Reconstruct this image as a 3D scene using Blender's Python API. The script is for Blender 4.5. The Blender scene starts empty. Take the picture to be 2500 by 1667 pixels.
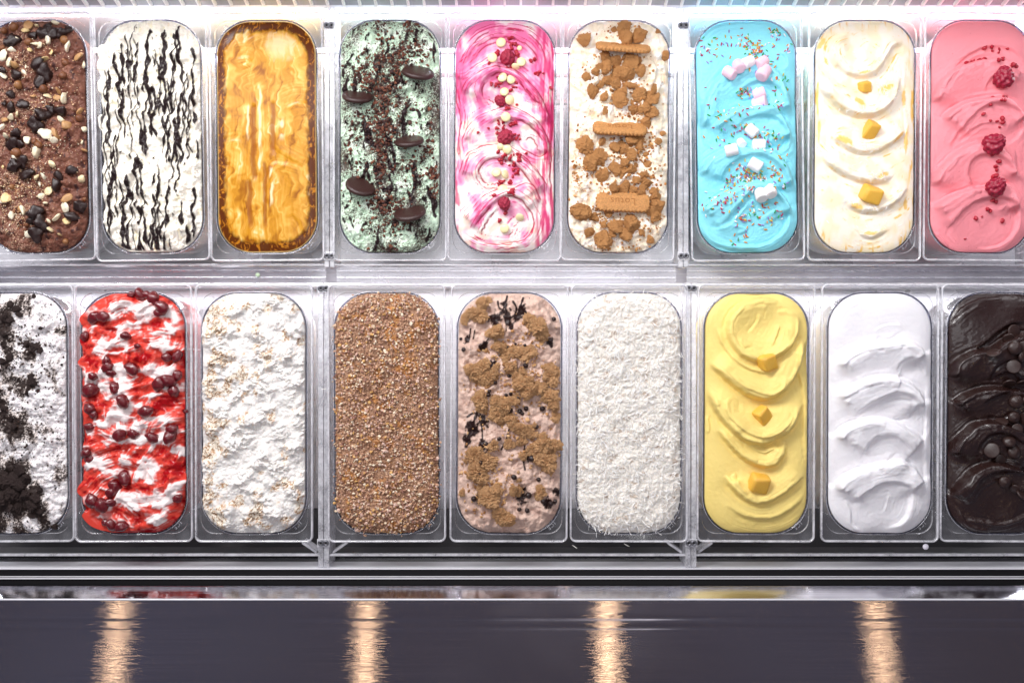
import bpy, bmesh, math, random
import numpy as np
from mathutils import Vector, Matrix, Euler, noise as mnoise

# ------------------------------------------------------------------ camera, room, lamps, exposure
SC = bpy.context.scene
COL = SC.collection
D = 1.6                       # camera height over the rims of the upper row
S0 = 1.482 / 2500             # metres per photo pixel at that height
ZB = 0.056                    # the lower row stands this much nearer
cam = bpy.data.objects.new('camera', bpy.data.cameras.new('camera'))
COL.objects.link(cam)
cam.location = (0, 0, D)
cam.data.sensor_width = 36
cam.data.lens = 36 * D / 1.482
cam.data.clip_start = 0.05
cam.data.clip_end = 50
SC.camera = cam
W = bpy.data.worlds.new('World'); SC.world = W; W.use_nodes = True
wn = W.node_tree.nodes; wl = W.node_tree.links
bg = wn['Background']
tc = wn.new('ShaderNodeTexCoord'); nz = wn.new('ShaderNodeTexNoise'); rp = wn.new('ShaderNodeValToRGB')
nz.inputs['Scale'].default_value = 2.2
rp.color_ramp.elements[0].position = .35; rp.color_ramp.elements[0].color = (.19, .165, .19, 1)
rp.color_ramp.elements[1].position = .68; rp.color_ramp.elements[1].color = (.31, .32, .44, 1)
wl.new(tc.outputs['Generated'], nz.inputs['Vector']); wl.new(nz.outputs['Fac'], rp.inputs['Fac'])
wl.new(rp.outputs['Color'], bg.inputs['Color'])
bg.inputs['Strength'].default_value = 0.55
def area(name, loc, aim, sx, sy, power, color):
    l = bpy.data.lights.new(name, 'AREA'); l.shape = 'RECTANGLE'; l.size = sx; l.size_y = sy
    l.energy = power; l.color = color
    o = bpy.data.objects.new(name, l); COL.objects.link(o); o.location = loc
    o.rotation_euler = (Vector(aim) - Vector(loc)).to_track_quat('-Z', 'Y').to_euler()
    return o
area('led_strip_lamp', (0, 0.45, 0.42), (0, 0.10, 0), 2.2, 0.10, 4.0, (1, .98, 1))
area('well_led_lamp', (0, 0.481, -0.028), (0, 0.1, -.12), 2.2, 0.01, 7, (.96, .97, 1))
area('front_well_fill_lamp', (0, 0.070, -0.062), (0, -.25, -.10), 2.2, 0.02, 3.4, (.97, .96, 1))  # added fill below the beam, brightens tub walls and well floor
area('back_left_key_lamp', (-1.0, 1.55, 1.55), (0, -.08, 0), 1.1, 0.6, 49, (1, .985, .985))  # unseen key light added at back left to model cubes and folds
area('overhead_fill_lamp', (0.1, 0.1, 2.6), (0, -.05, 0), 1.6, 1.0, 15, (.985, .98, 1))  # added soft overhead fill, lifts the front row
for xl, rzl, en in ((-1.085, -.10, .22), (-0.40, -.03, .26), (0.262, .01, .32), (1.01, .13, .26)):
    o = area('warm_streak_lamp', (xl, -0.86, 1.58), (xl, -0.86, 0), .008, .40, en, (1, .68, .38)); o.rotation_euler = (0, 0, rzl)  # warm lamps; long thin shape made up to draw their ledge streaks
VS = SC.view_settings
VS.view_transform = 'Standard'; VS.look = 'None'; VS.exposure = 0.05; VS.gamma = 1; VS.use_curve_mapping = False
SC.cycles.max_bounces = 14; SC.cycles.transparent_max_bounces = 24
SC.cycles.transmission_bounces = 8; SC.cycles.glossy_bounces = 5; SC.cycles.diffuse_bounces = 7
SC.cycles.caustics_reflective = False; SC.cycles.caustics_refractive = False
SC.cycles.use_denoising = True

rnd = random.Random(7)
RS = np.random.RandomState(11)
PI = math.pi

# ------------------------------------------------------------------ small helpers
def C(h, a=1.0):
    h = h.lstrip('#')
    v = [int(h[i:i + 2], 16) / 255 for i in (0, 2, 4)]
    return tuple((x / 12.92 if x <= .04045 else ((x + .055) / 1.055) ** 2.4) for x in v) + (a,)
def CA(h): return np.array(C(h)[:3])
def px(X, z): return (X - 1250) * S0 * (D - z) / D
def py(Y, z): return (833.5 - Y) * S0 * (D - z) / D
ORD = 'zeroth first second third fourth fifth sixth seventh eighth ninth tenth eleventh twelfth thirteenth fourteenth fifteenth sixteenth seventeenth eighteenth nineteenth twentieth'.split() + ['twenty-' + w for w in 'first second third fourth fifth sixth seventh eighth ninth'.split()] + ['thirtieth'] + [t_ + '-' + w for t_ in ('thirty', 'forty', 'fifty', 'sixty', 'seventy', 'eighty') for w in 'first second third fourth fifth sixth seventh eighth ninth tenth'.split()]
def tag(o, label, cat, group=None, kind=None):
    if label: o['label'] = label
    if cat: o['category'] = cat
    if group: o['group'] = group
    if kind: o['kind'] = kind
    return o
def empty(name, loc=(0, 0, 0), rz=0):
    o = bpy.data.objects.new(name, None); COL.objects.link(o)
    o.location = loc; o.rotation_euler = (0, 0, rz); o.empty_display_size = .02
    return o
def mesh(name, verts, faces, mats, smooth=False):
    m = bpy.data.meshes.new(name)
    m.from_pydata(verts if isinstance(verts, list) else verts.tolist(), [], faces if isinstance(faces, list) else faces.tolist())
    for k in (mats if isinstance(mats, (list, tuple)) else [mats]): m.materials.append(k)
    if smooth: m.polygons.foreach_set('use_smooth', [True] * len(m.polygons))
    m.update()
    if smooth and 8 < len(m.vertices) < 6000:
        bm = bmesh.new(); bm.from_mesh(m); bmesh.ops.recalc_face_normals(bm, faces=bm.faces[:]); bm.to_mesh(m); bm.free()
    return m
def link(name, m, parent=None, loc=None, rot=None, scale=None):
    o = bpy.data.objects.new(name, m); COL.objects.link(o)
    if parent: o.parent = parent
    if loc is not None: o.location = loc
    if rot is not None: o.rotation_euler = rot
    if scale is not None: o.scale = scale if not isinstance(scale, (int, float)) else (scale,) * 3
    return o
def boxv(x0, x1, y0, y1, z0, z1, b=0.0):
    """bevelled box as bmesh verts/faces"""
    bm = bmesh.new()
    bmesh.ops.create_cube(bm, size=1)
    for v in bm.verts:
        v.co = Vector(((x0 + x1) / 2 + v.co.x * (x1 - x0), (y0 + y1) / 2 + v.co.y * (y1 - y0), (z0 + z1) / 2 + v.co.z * (z1 - z0)))
    if b: bmesh.ops.bevel(bm, geom=bm.edges[:], offset=b, segments=2, affect='EDGES', profile=.5)
    vs = [tuple(v.co) for v in bm.verts]
    for i, v in enumerate(bm.verts): v.index = i
    fs = [[v.index for v in f.verts] for f in bm.faces]
    bm.free()
    return vs, fs
def box(name, x0, x1, y0, y1, z0, z1, mat, parent=None, b=0.0):
    v, f = boxv(x0, x1, y0, y1, z0, z1, b)
    return link(name, mesh(name, v, f, mat), parent)
def rr(w, h, r, n=10):
    pts = []
    for cx, cy, a0 in ((w / 2 - r, h / 2 - r, 0), (-w / 2 + r, h / 2 - r, PI / 2), (-w / 2 + r, -h / 2 + r, PI), (w / 2 - r, -h / 2 + r, 1.5 * PI)):
        for i in range(n + 1):
            a = a0 + PI / 2 * i / n
            pts.append((cx + r * math.cos(a), cy + r * math.sin(a)))
    return pts
def loft(loops, closed=False, cap=False):
    """loops: [(outline, z)] in mm -> verts in m, faces"""
    n = len(loops[0][0]); V = []; F = []
    for o, z in loops: V += [(x / 1000, y / 1000, z / 1000) for x, y in o]
    m = len(loops)
    for k in range(m if closed else m - 1):
        a, b = k * n, ((k + 1) % m) * n
        for i in range(n):
            j = (i + 1) % n
            F.append((a + i, b + i, b + j, a + j))
    if cap: F.append(tuple(range((m - 1) * n, m * n)))
    return V, F

# ------------------------------------------------------------------ materials
def mat(name):
    m = bpy.data.materials.new(name); m.use_nodes = True
    return m, m.node_tree.nodes, m.node_tree.links, m.node_tree.nodes['Principled BSDF']
def bump(n, l, p, layers, dist=.001, strength=.5):
    """layers: [(scale, weight)] noise summed into one bump"""
    tcn = n.new('ShaderNodeTexCoord'); last = None
    for sc, wgt in layers:
        t = n.new('ShaderNodeTexNoise'); t.inputs['Scale'].default_value = sc; t.inputs['Detail'].default_value = 3
        l.new(tcn.outputs['Object'], t.inputs['Vector'])
        mu = n.new('ShaderNodeMath'); mu.operation = 'MULTIPLY_ADD'; mu.inputs[1].default_value = wgt
        l.new(t.outputs['Fac'], mu.inputs[0])
        if last: l.new(last, mu.inputs[2])
        else: mu.inputs[2].default_value = 0
        last = mu.outputs[0]
    b = n.new('ShaderNodeBump'); b.inputs['Strength'].default_value = strength; b.inputs['Distance'].default_value = dist
    l.new(last, b.inputs['Height']); l.new(b.outputs['Normal'], p.inputs['Normal'])
def simple(name, col, rough=.5, metal=0, sss=0, layers=None, dist=.001, strength=.5, coat=0, vary=0, spec=.5, objcol=False, vscale=400):
    m, n, l, p = mat(name)
    p.inputs['Base Color'].default_value = C(col) if isinstance(col, str) else tuple(col) + (1,)
    p.inputs['Roughness'].default_value = rough; p.inputs['Metallic'].default_value = metal
    p.inputs['Specular IOR Level'].default_value = spec
    if sss:
        p.inputs['Subsurface Weight'].default_value = sss; p.inputs['Subsurface Radius'].default_value = (1, .7, .5); p.inputs['Subsurface Scale'].default_value = .003
    if coat: p.inputs['Coat Weight'].default_value = coat; p.inputs['Coat Roughness'].default_value = .08
    src = None
    if objcol:
        oi = n.new('ShaderNodeObjectInfo'); src = oi.outputs['Color']
    if vary:
        t = n.new('ShaderNodeTexNoise'); t.inputs['Scale'].default_value = vscale; t.inputs['Detail'].default_value = 4
        tcn = n.new('ShaderNodeTexCoord'); l.new(tcn.outputs['Object'], t.inputs['Vector'])
        mr = n.new('ShaderNodeMapRange'); mr.inputs[1].default_value = .3; mr.inputs[2].default_value = .7
        mr.inputs[3].default_value = 1 - vary; mr.inputs[4].default_value = 1 + vary * .6
        l.new(t.outputs['Fac'], mr.inputs[0])
        mx = n.new('ShaderNodeMix'); mx.data_type = 'RGBA'; mx.blend_type = 'MULTIPLY'; mx.inputs[0].default_value = 1
        if src: l.new(src, mx.inputs[6])
        else: mx.inputs[6].default_value = p.inputs['Base Color'].default_value
        l.new(mr.outputs[0], mx.inputs[7]); src = mx.outputs[2]
    if src: l.new(src, p.inputs['Base Color'])
    if layers: bump(n, l, p, layers, dist, strength)
    return m
def attr_mat(name, sss=.12, layers=((900, .6), (2500, .4)), dist=.0012, strength=.35, coat=0, spec=.5, rough=None):
    m, n, l, p = mat(name)
    a = n.new('ShaderNodeAttribute'); a.attribute_name = 'Col'
    l.new(a.outputs['Color'], p.inputs['Base Color'])
    if rough is None: l.new(a.outputs['Alpha'], p.inputs['Roughness'])
    else: p.inputs['Roughness'].default_value = rough
    p.inputs['Specular IOR Level'].default_value = spec
    if sss:
        p.inputs['Subsurface Weight'].default_value = sss
        p.inputs['Subsurface Radius'].default_value = (1, .75, .6); p.inputs['Subsurface Scale'].default_value = .004
    if coat: p.inputs['Coat Weight'].default_value = coat; p.inputs['Coat Roughness'].default_value = .06
    if layers: bump(n, l, p, layers, dist, strength)
    return m
def clear(name, tint, haze, gloss, rough, hazecol=(.8, .8, .88), scale=60, ior=1.49):
    """thin acrylic: see-through + Fresnel shine + a patchy haze (scuffs, painted edge glow)"""
    m = bpy.data.materials.new(name); m.use_nodes = True
    n, l = m.node_tree.nodes, m.node_tree.links
    n.remove(n['Principled BSDF']); out = n['Material Output']
    tr = n.new('ShaderNodeBsdfTransparent'); tr.inputs['Color'].default_value = tuple(tint) + (1,)
    gl = n.new('ShaderNodeBsdfGlossy'); gl.inputs['Roughness'].default_value = rough; gl.inputs['Color'].default_value = (1, 1, 1, 1)
    df = n.new('ShaderNodeBsdfDiffuse'); df.inputs['Color'].default_value = tuple(hazecol) + (1,)
    tcn = n.new('ShaderNodeTexCoord'); nz = n.new('ShaderNodeTexNoise'); nz.inputs['Scale'].default_value = scale; nz.inputs['Detail'].default_value = 8; nz.inputs['Roughness'].default_value = .75
    l.new(tcn.outputs['Object'], nz.inputs['Vector'])
    mr = n.new('ShaderNodeMapRange'); mr.inputs[1].default_value = .35; mr.inputs[2].default_value = .75; mr.inputs[3].default_value = haze * .4; mr.inputs[4].default_value = min(1, haze * 1.9)
    l.new(nz.outputs['Fac'], mr.inputs[0])
    a = n.new('ShaderNodeMixShader'); l.new(mr.outputs[0], a.inputs[0]); l.new(tr.outputs[0], a.inputs[1]); l.new(df.outputs[0], a.inputs[2])
    fr = n.new('ShaderNodeLayerWeight'); fr.inputs['Blend'].default_value = .5
    pw = n.new('ShaderNodeMath'); pw.operation = 'POWER'; pw.inputs[1].default_value = 5; l.new(fr.outputs['Facing'], pw.inputs[0])
    mu = n.new('ShaderNodeMath'); mu.operation = 'MULTIPLY_ADD'; mu.use_clamp = True; mu.inputs[1].default_value = .45; mu.inputs[2].default_value = gloss + .045; l.new(pw.outputs[0], mu.inputs[0])
    b = n.new('ShaderNodeMixShader'); l.new(mu.outputs[0], b.inputs[0]); l.new(a.outputs[0], b.inputs[1]); l.new(gl.outputs[0], b.inputs[2])
    l.new(b.outputs[0], out.inputs['Surface'])
    return m
def steel(name, base, rough, aniso, streak=.12, bumpd=.00004, scale=(3, 900, 900), arot=0, met=1, wide=0):
    m, n, l, p = mat(name)
    p.inputs['Metallic'].default_value = met; p.inputs['Roughness'].default_value = rough
    p.inputs['Anisotropic'].default_value = aniso; p.inputs['Anisotropic Rotation'].default_value = arot
    if aniso:
        tg = n.new('ShaderNodeTangent'); tg.direction_type = 'UV_MAP'; tg.uv_map = 'UVMap'; l.new(tg.outputs[0], p.inputs['Tangent'])
    tcn = n.new('ShaderNodeTexCoord'); mp = n.new('ShaderNodeMapping'); mp.inputs['Scale'].default_value = scale
    nz = n.new('ShaderNodeTexNoise'); nz.inputs['Scale'].default_value = 1; nz.inputs['Detail'].default_value = 4
    l.new(tcn.outputs['Object'], mp.inputs['Vector']); l.new(mp.outputs[0], nz.inputs['Vector'])
    mr = n.new('ShaderNodeMapRange'); mr.inputs[1].default_value = .3; mr.inputs[2].default_value = .7; mr.inputs[3].default_value = 1 - streak; mr.inputs[4].default_value = 1
    l.new(nz.outputs['Fac'], mr.inputs[0])
    mx = n.new('ShaderNodeMix'); mx.data_type = 'RGBA'; mx.blend_type = 'MULTIPLY'; mx.inputs[0].default_value = 1
    mx.inputs[6].default_value = tuple(base) + (1,); l.new(mr.outputs[0], mx.inputs[7])
    # smears left by wiping
    n2 = n.new('ShaderNodeTexNoise'); n2.inputs['Scale'].default_value = 9; n2.inputs['Detail'].default_value = 7; l.new(tcn.outputs['Object'], n2.inputs['Vector'])
    m2 = n.new('ShaderNodeMapRange'); m2.inputs[1].default_value = .35; m2.inputs[2].default_value = .7; m2.inputs[3].default_value = rough * .75; m2.inputs[4].default_value = rough * 1.35
    l.new(n2.outputs['Fac'], m2.inputs[0]); l.new(m2.outputs[0], p.inputs['Roughness'])
    l.new(mx.outputs[2], p.inputs['Base Color'])
    b = n.new('ShaderNodeBump'); b.inputs['Strength'].default_value = 1; b.inputs['Distance'].default_value = bumpd
    l.new(nz.outputs['Fac'], b.inputs['Height']); l.new(b.outputs['Normal'], p.inputs['Normal'])
    if wide:     # worn brushing scatters part of the shine more broadly
        g = n.new('ShaderNodeBsdfAnisotropic'); g.inputs['Roughness'].default_value = .22; g.inputs['Anisotropy'].default_value = .9; g.inputs['Rotation'].default_value = arot
        l.new(tg.outputs[0], g.inputs['Tangent']); l.new(mx.outputs[2], g.inputs['Color'])
        ms = n.new('ShaderNodeMixShader'); ms.inputs[0].default_value = wide
        l.new(p.outputs[0], ms.inputs[1]); l.new(g.outputs[0], ms.inputs[2]); l.new(ms.outputs[0], n['Material Output'].inputs['Surface'])
    return m
M_SHEET = clear('acrylic_sheet', (.98, .98, .99), .075, .0, .06, hazecol=(.93, .93, .98))
M_BOWL = clear('acrylic_bowl', (.985, .985, .99), .008, -.02, .05, scale=30)
M_EDGE = clear('acrylic_edge', (.97, .97, .985), .40, .06, .12, hazecol=(.95, .95, .99), scale=40)  # white haze also paints in the glow of edge-lit acrylic
M_LIP = clear('acrylic_lip', (.33, .33, .43), .05, .05, .08, hazecol=(.25, .25, .34), scale=40)  # dark tint paints in the dark surroundings refracted along the lip
M_LINE = clear('acrylic_fold', (.9, .9, .95), .34, .14, .1, hazecol=(.9, .9, .95), scale=70)
M_TEXT = clear('acrylic_relief', (.92, .92, .95), .38, .1, .15, hazecol=(.9, .9, .95), scale=90)
M_FLOOR = steel('steel_floor', (.86, .85, .89), .30, .5, .22, met=.55)
M_BEAM = steel('steel_beam', (.48, .46, .50), .34, .6, .3, met=.8)
M_LEDGE = steel('steel_ledge', (.34, .315, .345), .075, 1.0, .16, arot=.25, wide=.12)
M_TROUGH = simple('dark_trough', (.030, .028, .031), .30, .2, spec=.3)
M_UP = steel('steel_upstand', (.82, .81, .86), .09, .0, .12)
M_TRIM = simple('polished_trim', (.93, .93, .97), .3, .25)  # near-white base paints in the shine of lamps on polished metal
M_BLACK = simple('black_rail', (.006, .006, .007), .5, 0, spec=.2)
M_SCREW = simple('dark_screw_steel', (.20, .20, .22), .32, 1)
M_SOCKET = simple('screw_socket', (.01, .01, .01), .6)
M_BACK = simple('back_panel_paint', (.30, .31, .35), .35, .1)
M_PANEL = simple('lower_panel_paint', (.72, .73, .78), .3, .1)
M_GLINT_BAR = simple('white_glint_bar', (.95, .95, .95), .3)

# ------------------------------------------------------------------ display case (the setting)
def uvplane(name, x0, x1, pts, m, parent=None):
    """strip along x with a (y, z) profile; UV u runs along x, so brushed steel knows its grain"""
    V = []; F = []; nx = 2
    for y, z in pts: V += [(x0, y, z), (x1, y, z)]
    for i in range(len(pts) - 1): F.append((2 * i, 2 * i + 1, 2 * i + 3, 2 * i + 2))
    me = mesh(name, V, F, m)
    uv = me.uv_layers.new(name='UVMap')
    for lp in me.loops:
        v = V[lp.vertex_index]; uv.data[lp.index].uv = (v[0], v[1] - v[2] * .3)
    return link(name, me, parent)
case = tag(empty('display_case', (0, 0, -.16)), 'stainless steel ice cream display case with black rails and brushed front ledge', 'display case')
def incase(o):
    o.parent = case; o.location = Vector(o.location) - Vector(case.location); return o
XW = 1.15
incase(uvplane('well_floor', -XW, XW, [(-.42, -.165), (.55, -.165)][::-1][::-1], M_FLOOR))
yb = py(13, 0)
incase(uvplane('back_panel', -XW, XW, [(yb + .001, -.004), (yb + .0227, .10)], M_BACK))
incase(uvplane('lower_panel', -XW, XW, [(yb - .02, -.165), (yb + .001, -.004)], M_PANEL))
for yy, zz, rr_ in ((.435, -.060, .004), (.405, -.085, .003), (.37, -.11, .004)):
    incase(box('support_bar', -XW, XW, yy - rr_, yy + rr_, zz - rr_, zz + rr_, M_TRIM, b=.0012))
for i in range(70):
    x = px(-60 + i * 28.7 * 1.0, .0) if False else (-.80 + i * .0172 * 1.35)
    v, f = boxv(x - .0018, x + .0018, -.0045, .0025, 0, .10, .0006)
    v = [(a, b + yb + .0005 + .0217 * c / .10, c) for a, b, c in v]
    incase(link('glint_bar', mesh('glint_bar', v, f, M_GLINT_BAR)))  # white bars stand in for light strips reflected in the panel
# beam between the two rows
zbm = -.05
v, f = boxv(-XW, XW, py(700, zbm), py(648, zbm), zbm - .1, zbm, .002)
me = mesh('cross_beam', v, f, M_BEAM); uv = me.uv_layers.new(name='UVMap')
for lp in me.loops: uv.data[lp.index].uv = (v[lp.vertex_index][0], v[lp.vertex_index][1])
incase(link('cross_beam', me))
# trough in front of the lower row
zt = -.02
incase(uvplane('trough_panel', -XW, XW, [(py(1240, -.1), -.1), (py(1335, -.06), -.06), (py(1352, zt), zt), (py(1366, zt), zt - .004), (py(1391, .03), .03)], M_TROUGH))
zl = .080
def strip(name, Y0, Y1, z0, z1, m, b=.0008):
    zc = max(z0, z1)
    return incase(box(name, -XW, XW, py(Y1, zc), py(Y0, zc), min(z0, z1), zc, m, b=b))
for Y0, Y1, nm, m, z in ((1387.2, 1389.8, 'rail_trim', M_TRIM, .0535), (1390.0, 1406.8, 'black_rail', M_BLACK, .052), (1407, 1408.4, 'rail_trim', M_TRIM, .056),
                         (1408.6, 1411, 'black_rail', M_BLACK, .053), (1411.2, 1413.4, 'rail_trim', M_TRIM, .057), (1413.8, 1429.5, 'black_rail', M_BLACK, .055)):
    strip(nm, Y0, Y1, z - .05, z, m, .0005)
# upstand leans toward the tubs and mirrors them
incase(uvplane('upstand', -XW, XW, [(py(1429.7, .0594), .0594), (py(1462, zl - .001), zl - .001)], M_UP))
strip('ledge_lip', 1461.5, 1465.5, zl - .03, zl + .001, M_TRIM, .0012)
prof = []
ya, ye = py(1465.7, zl), py(1720, zl)
g1, g2 = py(1508, zl), py(1531, zl)
N = 240
for i in range(N + 1):
    y = ya + (ye - ya) * i / N
    z = zl - .00016 * math.exp(-((y - g1) / .0028) ** 2) - .00018 * math.exp(-((y - g2) / .0028) ** 2) + .00006 * math.exp(-((y - (g1 + g2) / 2) / .004) ** 2)
    prof.append((y, z))
led = uvplane('front_ledge', -XW, XW, prof, M_LEDGE)
led.data.polygons.foreach_set('use_smooth', [True] * len(led.data.polygons))
incase(led)

# ------------------------------------------------------------------ pans
PW, PH, PR = 165.0, 360.0, 9.0
BW, BH, BR = 143.0, 334.0, 49.0
class Tub:
    pass
T = {}
def tub(key, row, cx, dx, X0, s, where):
    t = Tub(); t.key = key; t.row = row; t.z = 0 if row == 0 else ZB
    cy = 334 if row == 0 else 1008.5
    t.loc = Vector((px(cx, t.z), py(cy, t.z), t.z)); t.rz = math.atan(dx / 606 if row == 0 else dx / 629)
    t.M = Matrix.Translation(t.loc) @ Matrix.Rotation(t.rz, 4, 'Z'); t.Mi = t.M.inverted()
    t.X0, t.Y0, t.s = X0, (20 if row == 0 else 690), s
    t.where = where
    T[key] = t
    return t
tub('choc', 0, 90, 13, 0, 2.45, 'chocolate hazelnut'); tub('strac', 0, 370, 10, 220, 2.45, 'stracciatella')
tub('caramel', 0, 651, 5, 500, 2.45, 'caramel'); tub('mint', 0, 952, 0, 800, 2.45, 'mint')
tub('pink', 0, 1232, -2, 1080, 2.45, 'pink swirl'); tub('biscuit', 0, 1510, -6, 1360, 2.45, 'biscuit')
tub('blue', 0, 1823, 8, 1670, 2.45, 'blue'); tub('lemon', 0, 2111, -4, 1950, 2.45, 'white and yellow')
tub('rasp', 0, 2394, -5, 2220, 2.45, 'raspberry pink')
tub('cookie', 1, 37, 4, 0, 2.412, 'cookies and cream'); tub('cherry', 1, 326, 3, 170, 2.413, 'cherry ripple')
tub('mering', 1, 620, 0, 460, 2.413, 'toasted white'); tub('nut', 1, 944, 2, 790, 2.413, 'nut crumb')
tub('dough', 1, 1243, -3, 1095, 2.413, 'cookie dough'); tub('coco', 1, 1536, -2, 1390, 2.413, 'coconut')
tub('mango', 1, 1846, -3, 1700, 2.413, 'mango yellow'); tub('white', 1, 2148, -2, 2000, 2.413, 'plain white')
tub('dark', 1, 2440, -5, 2290, 2.414, 'dark chocolate')
def z2l(t, zx, zy, up=.010):
    """a spot in the close-up of one tub -> mm in that tub's own frame"""
    X = t.X0 + zx / t.s; Y = t.Y0 + zy / t.s; z = t.z + up
    v = t.Mi @ Vector((px(X, z), py(Y, z), t.z))
    return v.x * 1000, v.y * 1000
def rim_loops(ins, r): return rr(PW - 2 * ins, PH - 2 * ins, max(r, 1), 10)
rimV, rimF = loft([(rim_loops(0, PR), -3), (rim_loops(0, PR), 1.2), (rim_loops(.5, PR - .5), 2.1), (rim_loops(1.3, PR - 1.3), 2.4), (rim_loops(2.2, PR - 2.2), 2.1), (rim_loops(2.8, PR - 2.8), 1.2), (rim_loops(2.8, PR - 2.8), -3)], closed=True)
ME_RIM = mesh('rim', rimV, rimF, M_EDGE, True)
step = rr(150, 337, 20, 10); step2 = rr(148.6, 335.6, 20, 10)
stad = lambda g: rr(BW + 2 * g, BH + 2 * g, BR + g, 10)
v, f = loft([(rim_loops(2.8, PR - 2.8), -1.6), (step, -1.6)])
v2, f2 = loft([(step2, -4.0), (stad(2.0), -4.0)])
ME_FLANGE = mesh('flange', v + v2, f + [tuple(i + len(v) for i in q) for q in f2], M_SHEET)
v, f = loft([(step, -1.5), (step2, -4.0)]); ME_STEP = mesh('step', v, f, M_LINE, True)
v, f = loft([(stad(1.2), -4.5), (stad(-1), -40), (stad(-3.5), -112), (stad(-9), -119)], cap=True); ME_BOWL = mesh('bowl', v, f, M_BOWL, True)
v, f = loft([(stad(.6), -4.5), (stad(.6), -1.4), (stad(1.0), -1.0), (stad(1.7), -1.0), (stad(2.1), -1.4), (stad(2.1), -4.5)], closed=True); ME_LIP = mesh('bowl_lip', v, f, M_LIP, True)
v, f = loft([(stad(2.1), -3.9), (stad(2.2), -1.3), (stad(2.9), -1.3), (stad(3.1), -3.9)], closed=True); ME_HALO = mesh('bead', v, f, M_LINE, True)
def text_mesh(txt, size, ext, m, sp=1.0):
    cu = bpy.data.curves.new('text', 'FONT'); cu.body = txt; cu.size = size; cu.extrude = ext; cu.align_x = 'CENTER'; cu.align_y = 'CENTER'
    cu.space_line = .95; cu.space_character = sp; cu.resolution_u = 3
    o = bpy.data.objects.new('text', cu); COL.objects.link(o)
    bpy.context.view_layer.update()
    me = bpy.data.meshes.new_from_object(o.evaluated_get(bpy.context.evaluated_depsgraph_get()))
    bpy.data.objects.remove(o); me.materials.clear(); me.materials.append(m); me.name = 'lettering'
    return me
ME_ICE = text_mesh('ICE\nCREAM', .0072, .0003, M_TEXT, 1.35)
WHERE = {'choc': 'at the left end of the back row', 'dark': 'at the right end of the front row', 'cookie': 'at the left end of the front row', 'rasp': 'at the right end of the back row'}
for k, t in T.items():
    e = tag(empty('ice_cream_pan', t.loc, t.rz), 'clear pan of %s ice cream%s' % (t.where, ' ' + WHERE[k] if k in WHERE else ''), 'pan', 'clear acrylic ice cream pans')
    for nm, me in (('rim', ME_RIM), ('flange', ME_FLANGE), ('step', ME_STEP), ('bowl', ME_BOWL), ('bowl_lip', ME_LIP), ('bead', ME_HALO)): link(nm, me, e)
    link('lettering', ME_ICE, e, (.0575, -.1545, -.0035), (0, 0, math.radians(225)))
    link('lettering', ME_ICE, e, (-.0575, .1545, -.0035), (0, 0, math.radians(45)))

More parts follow.
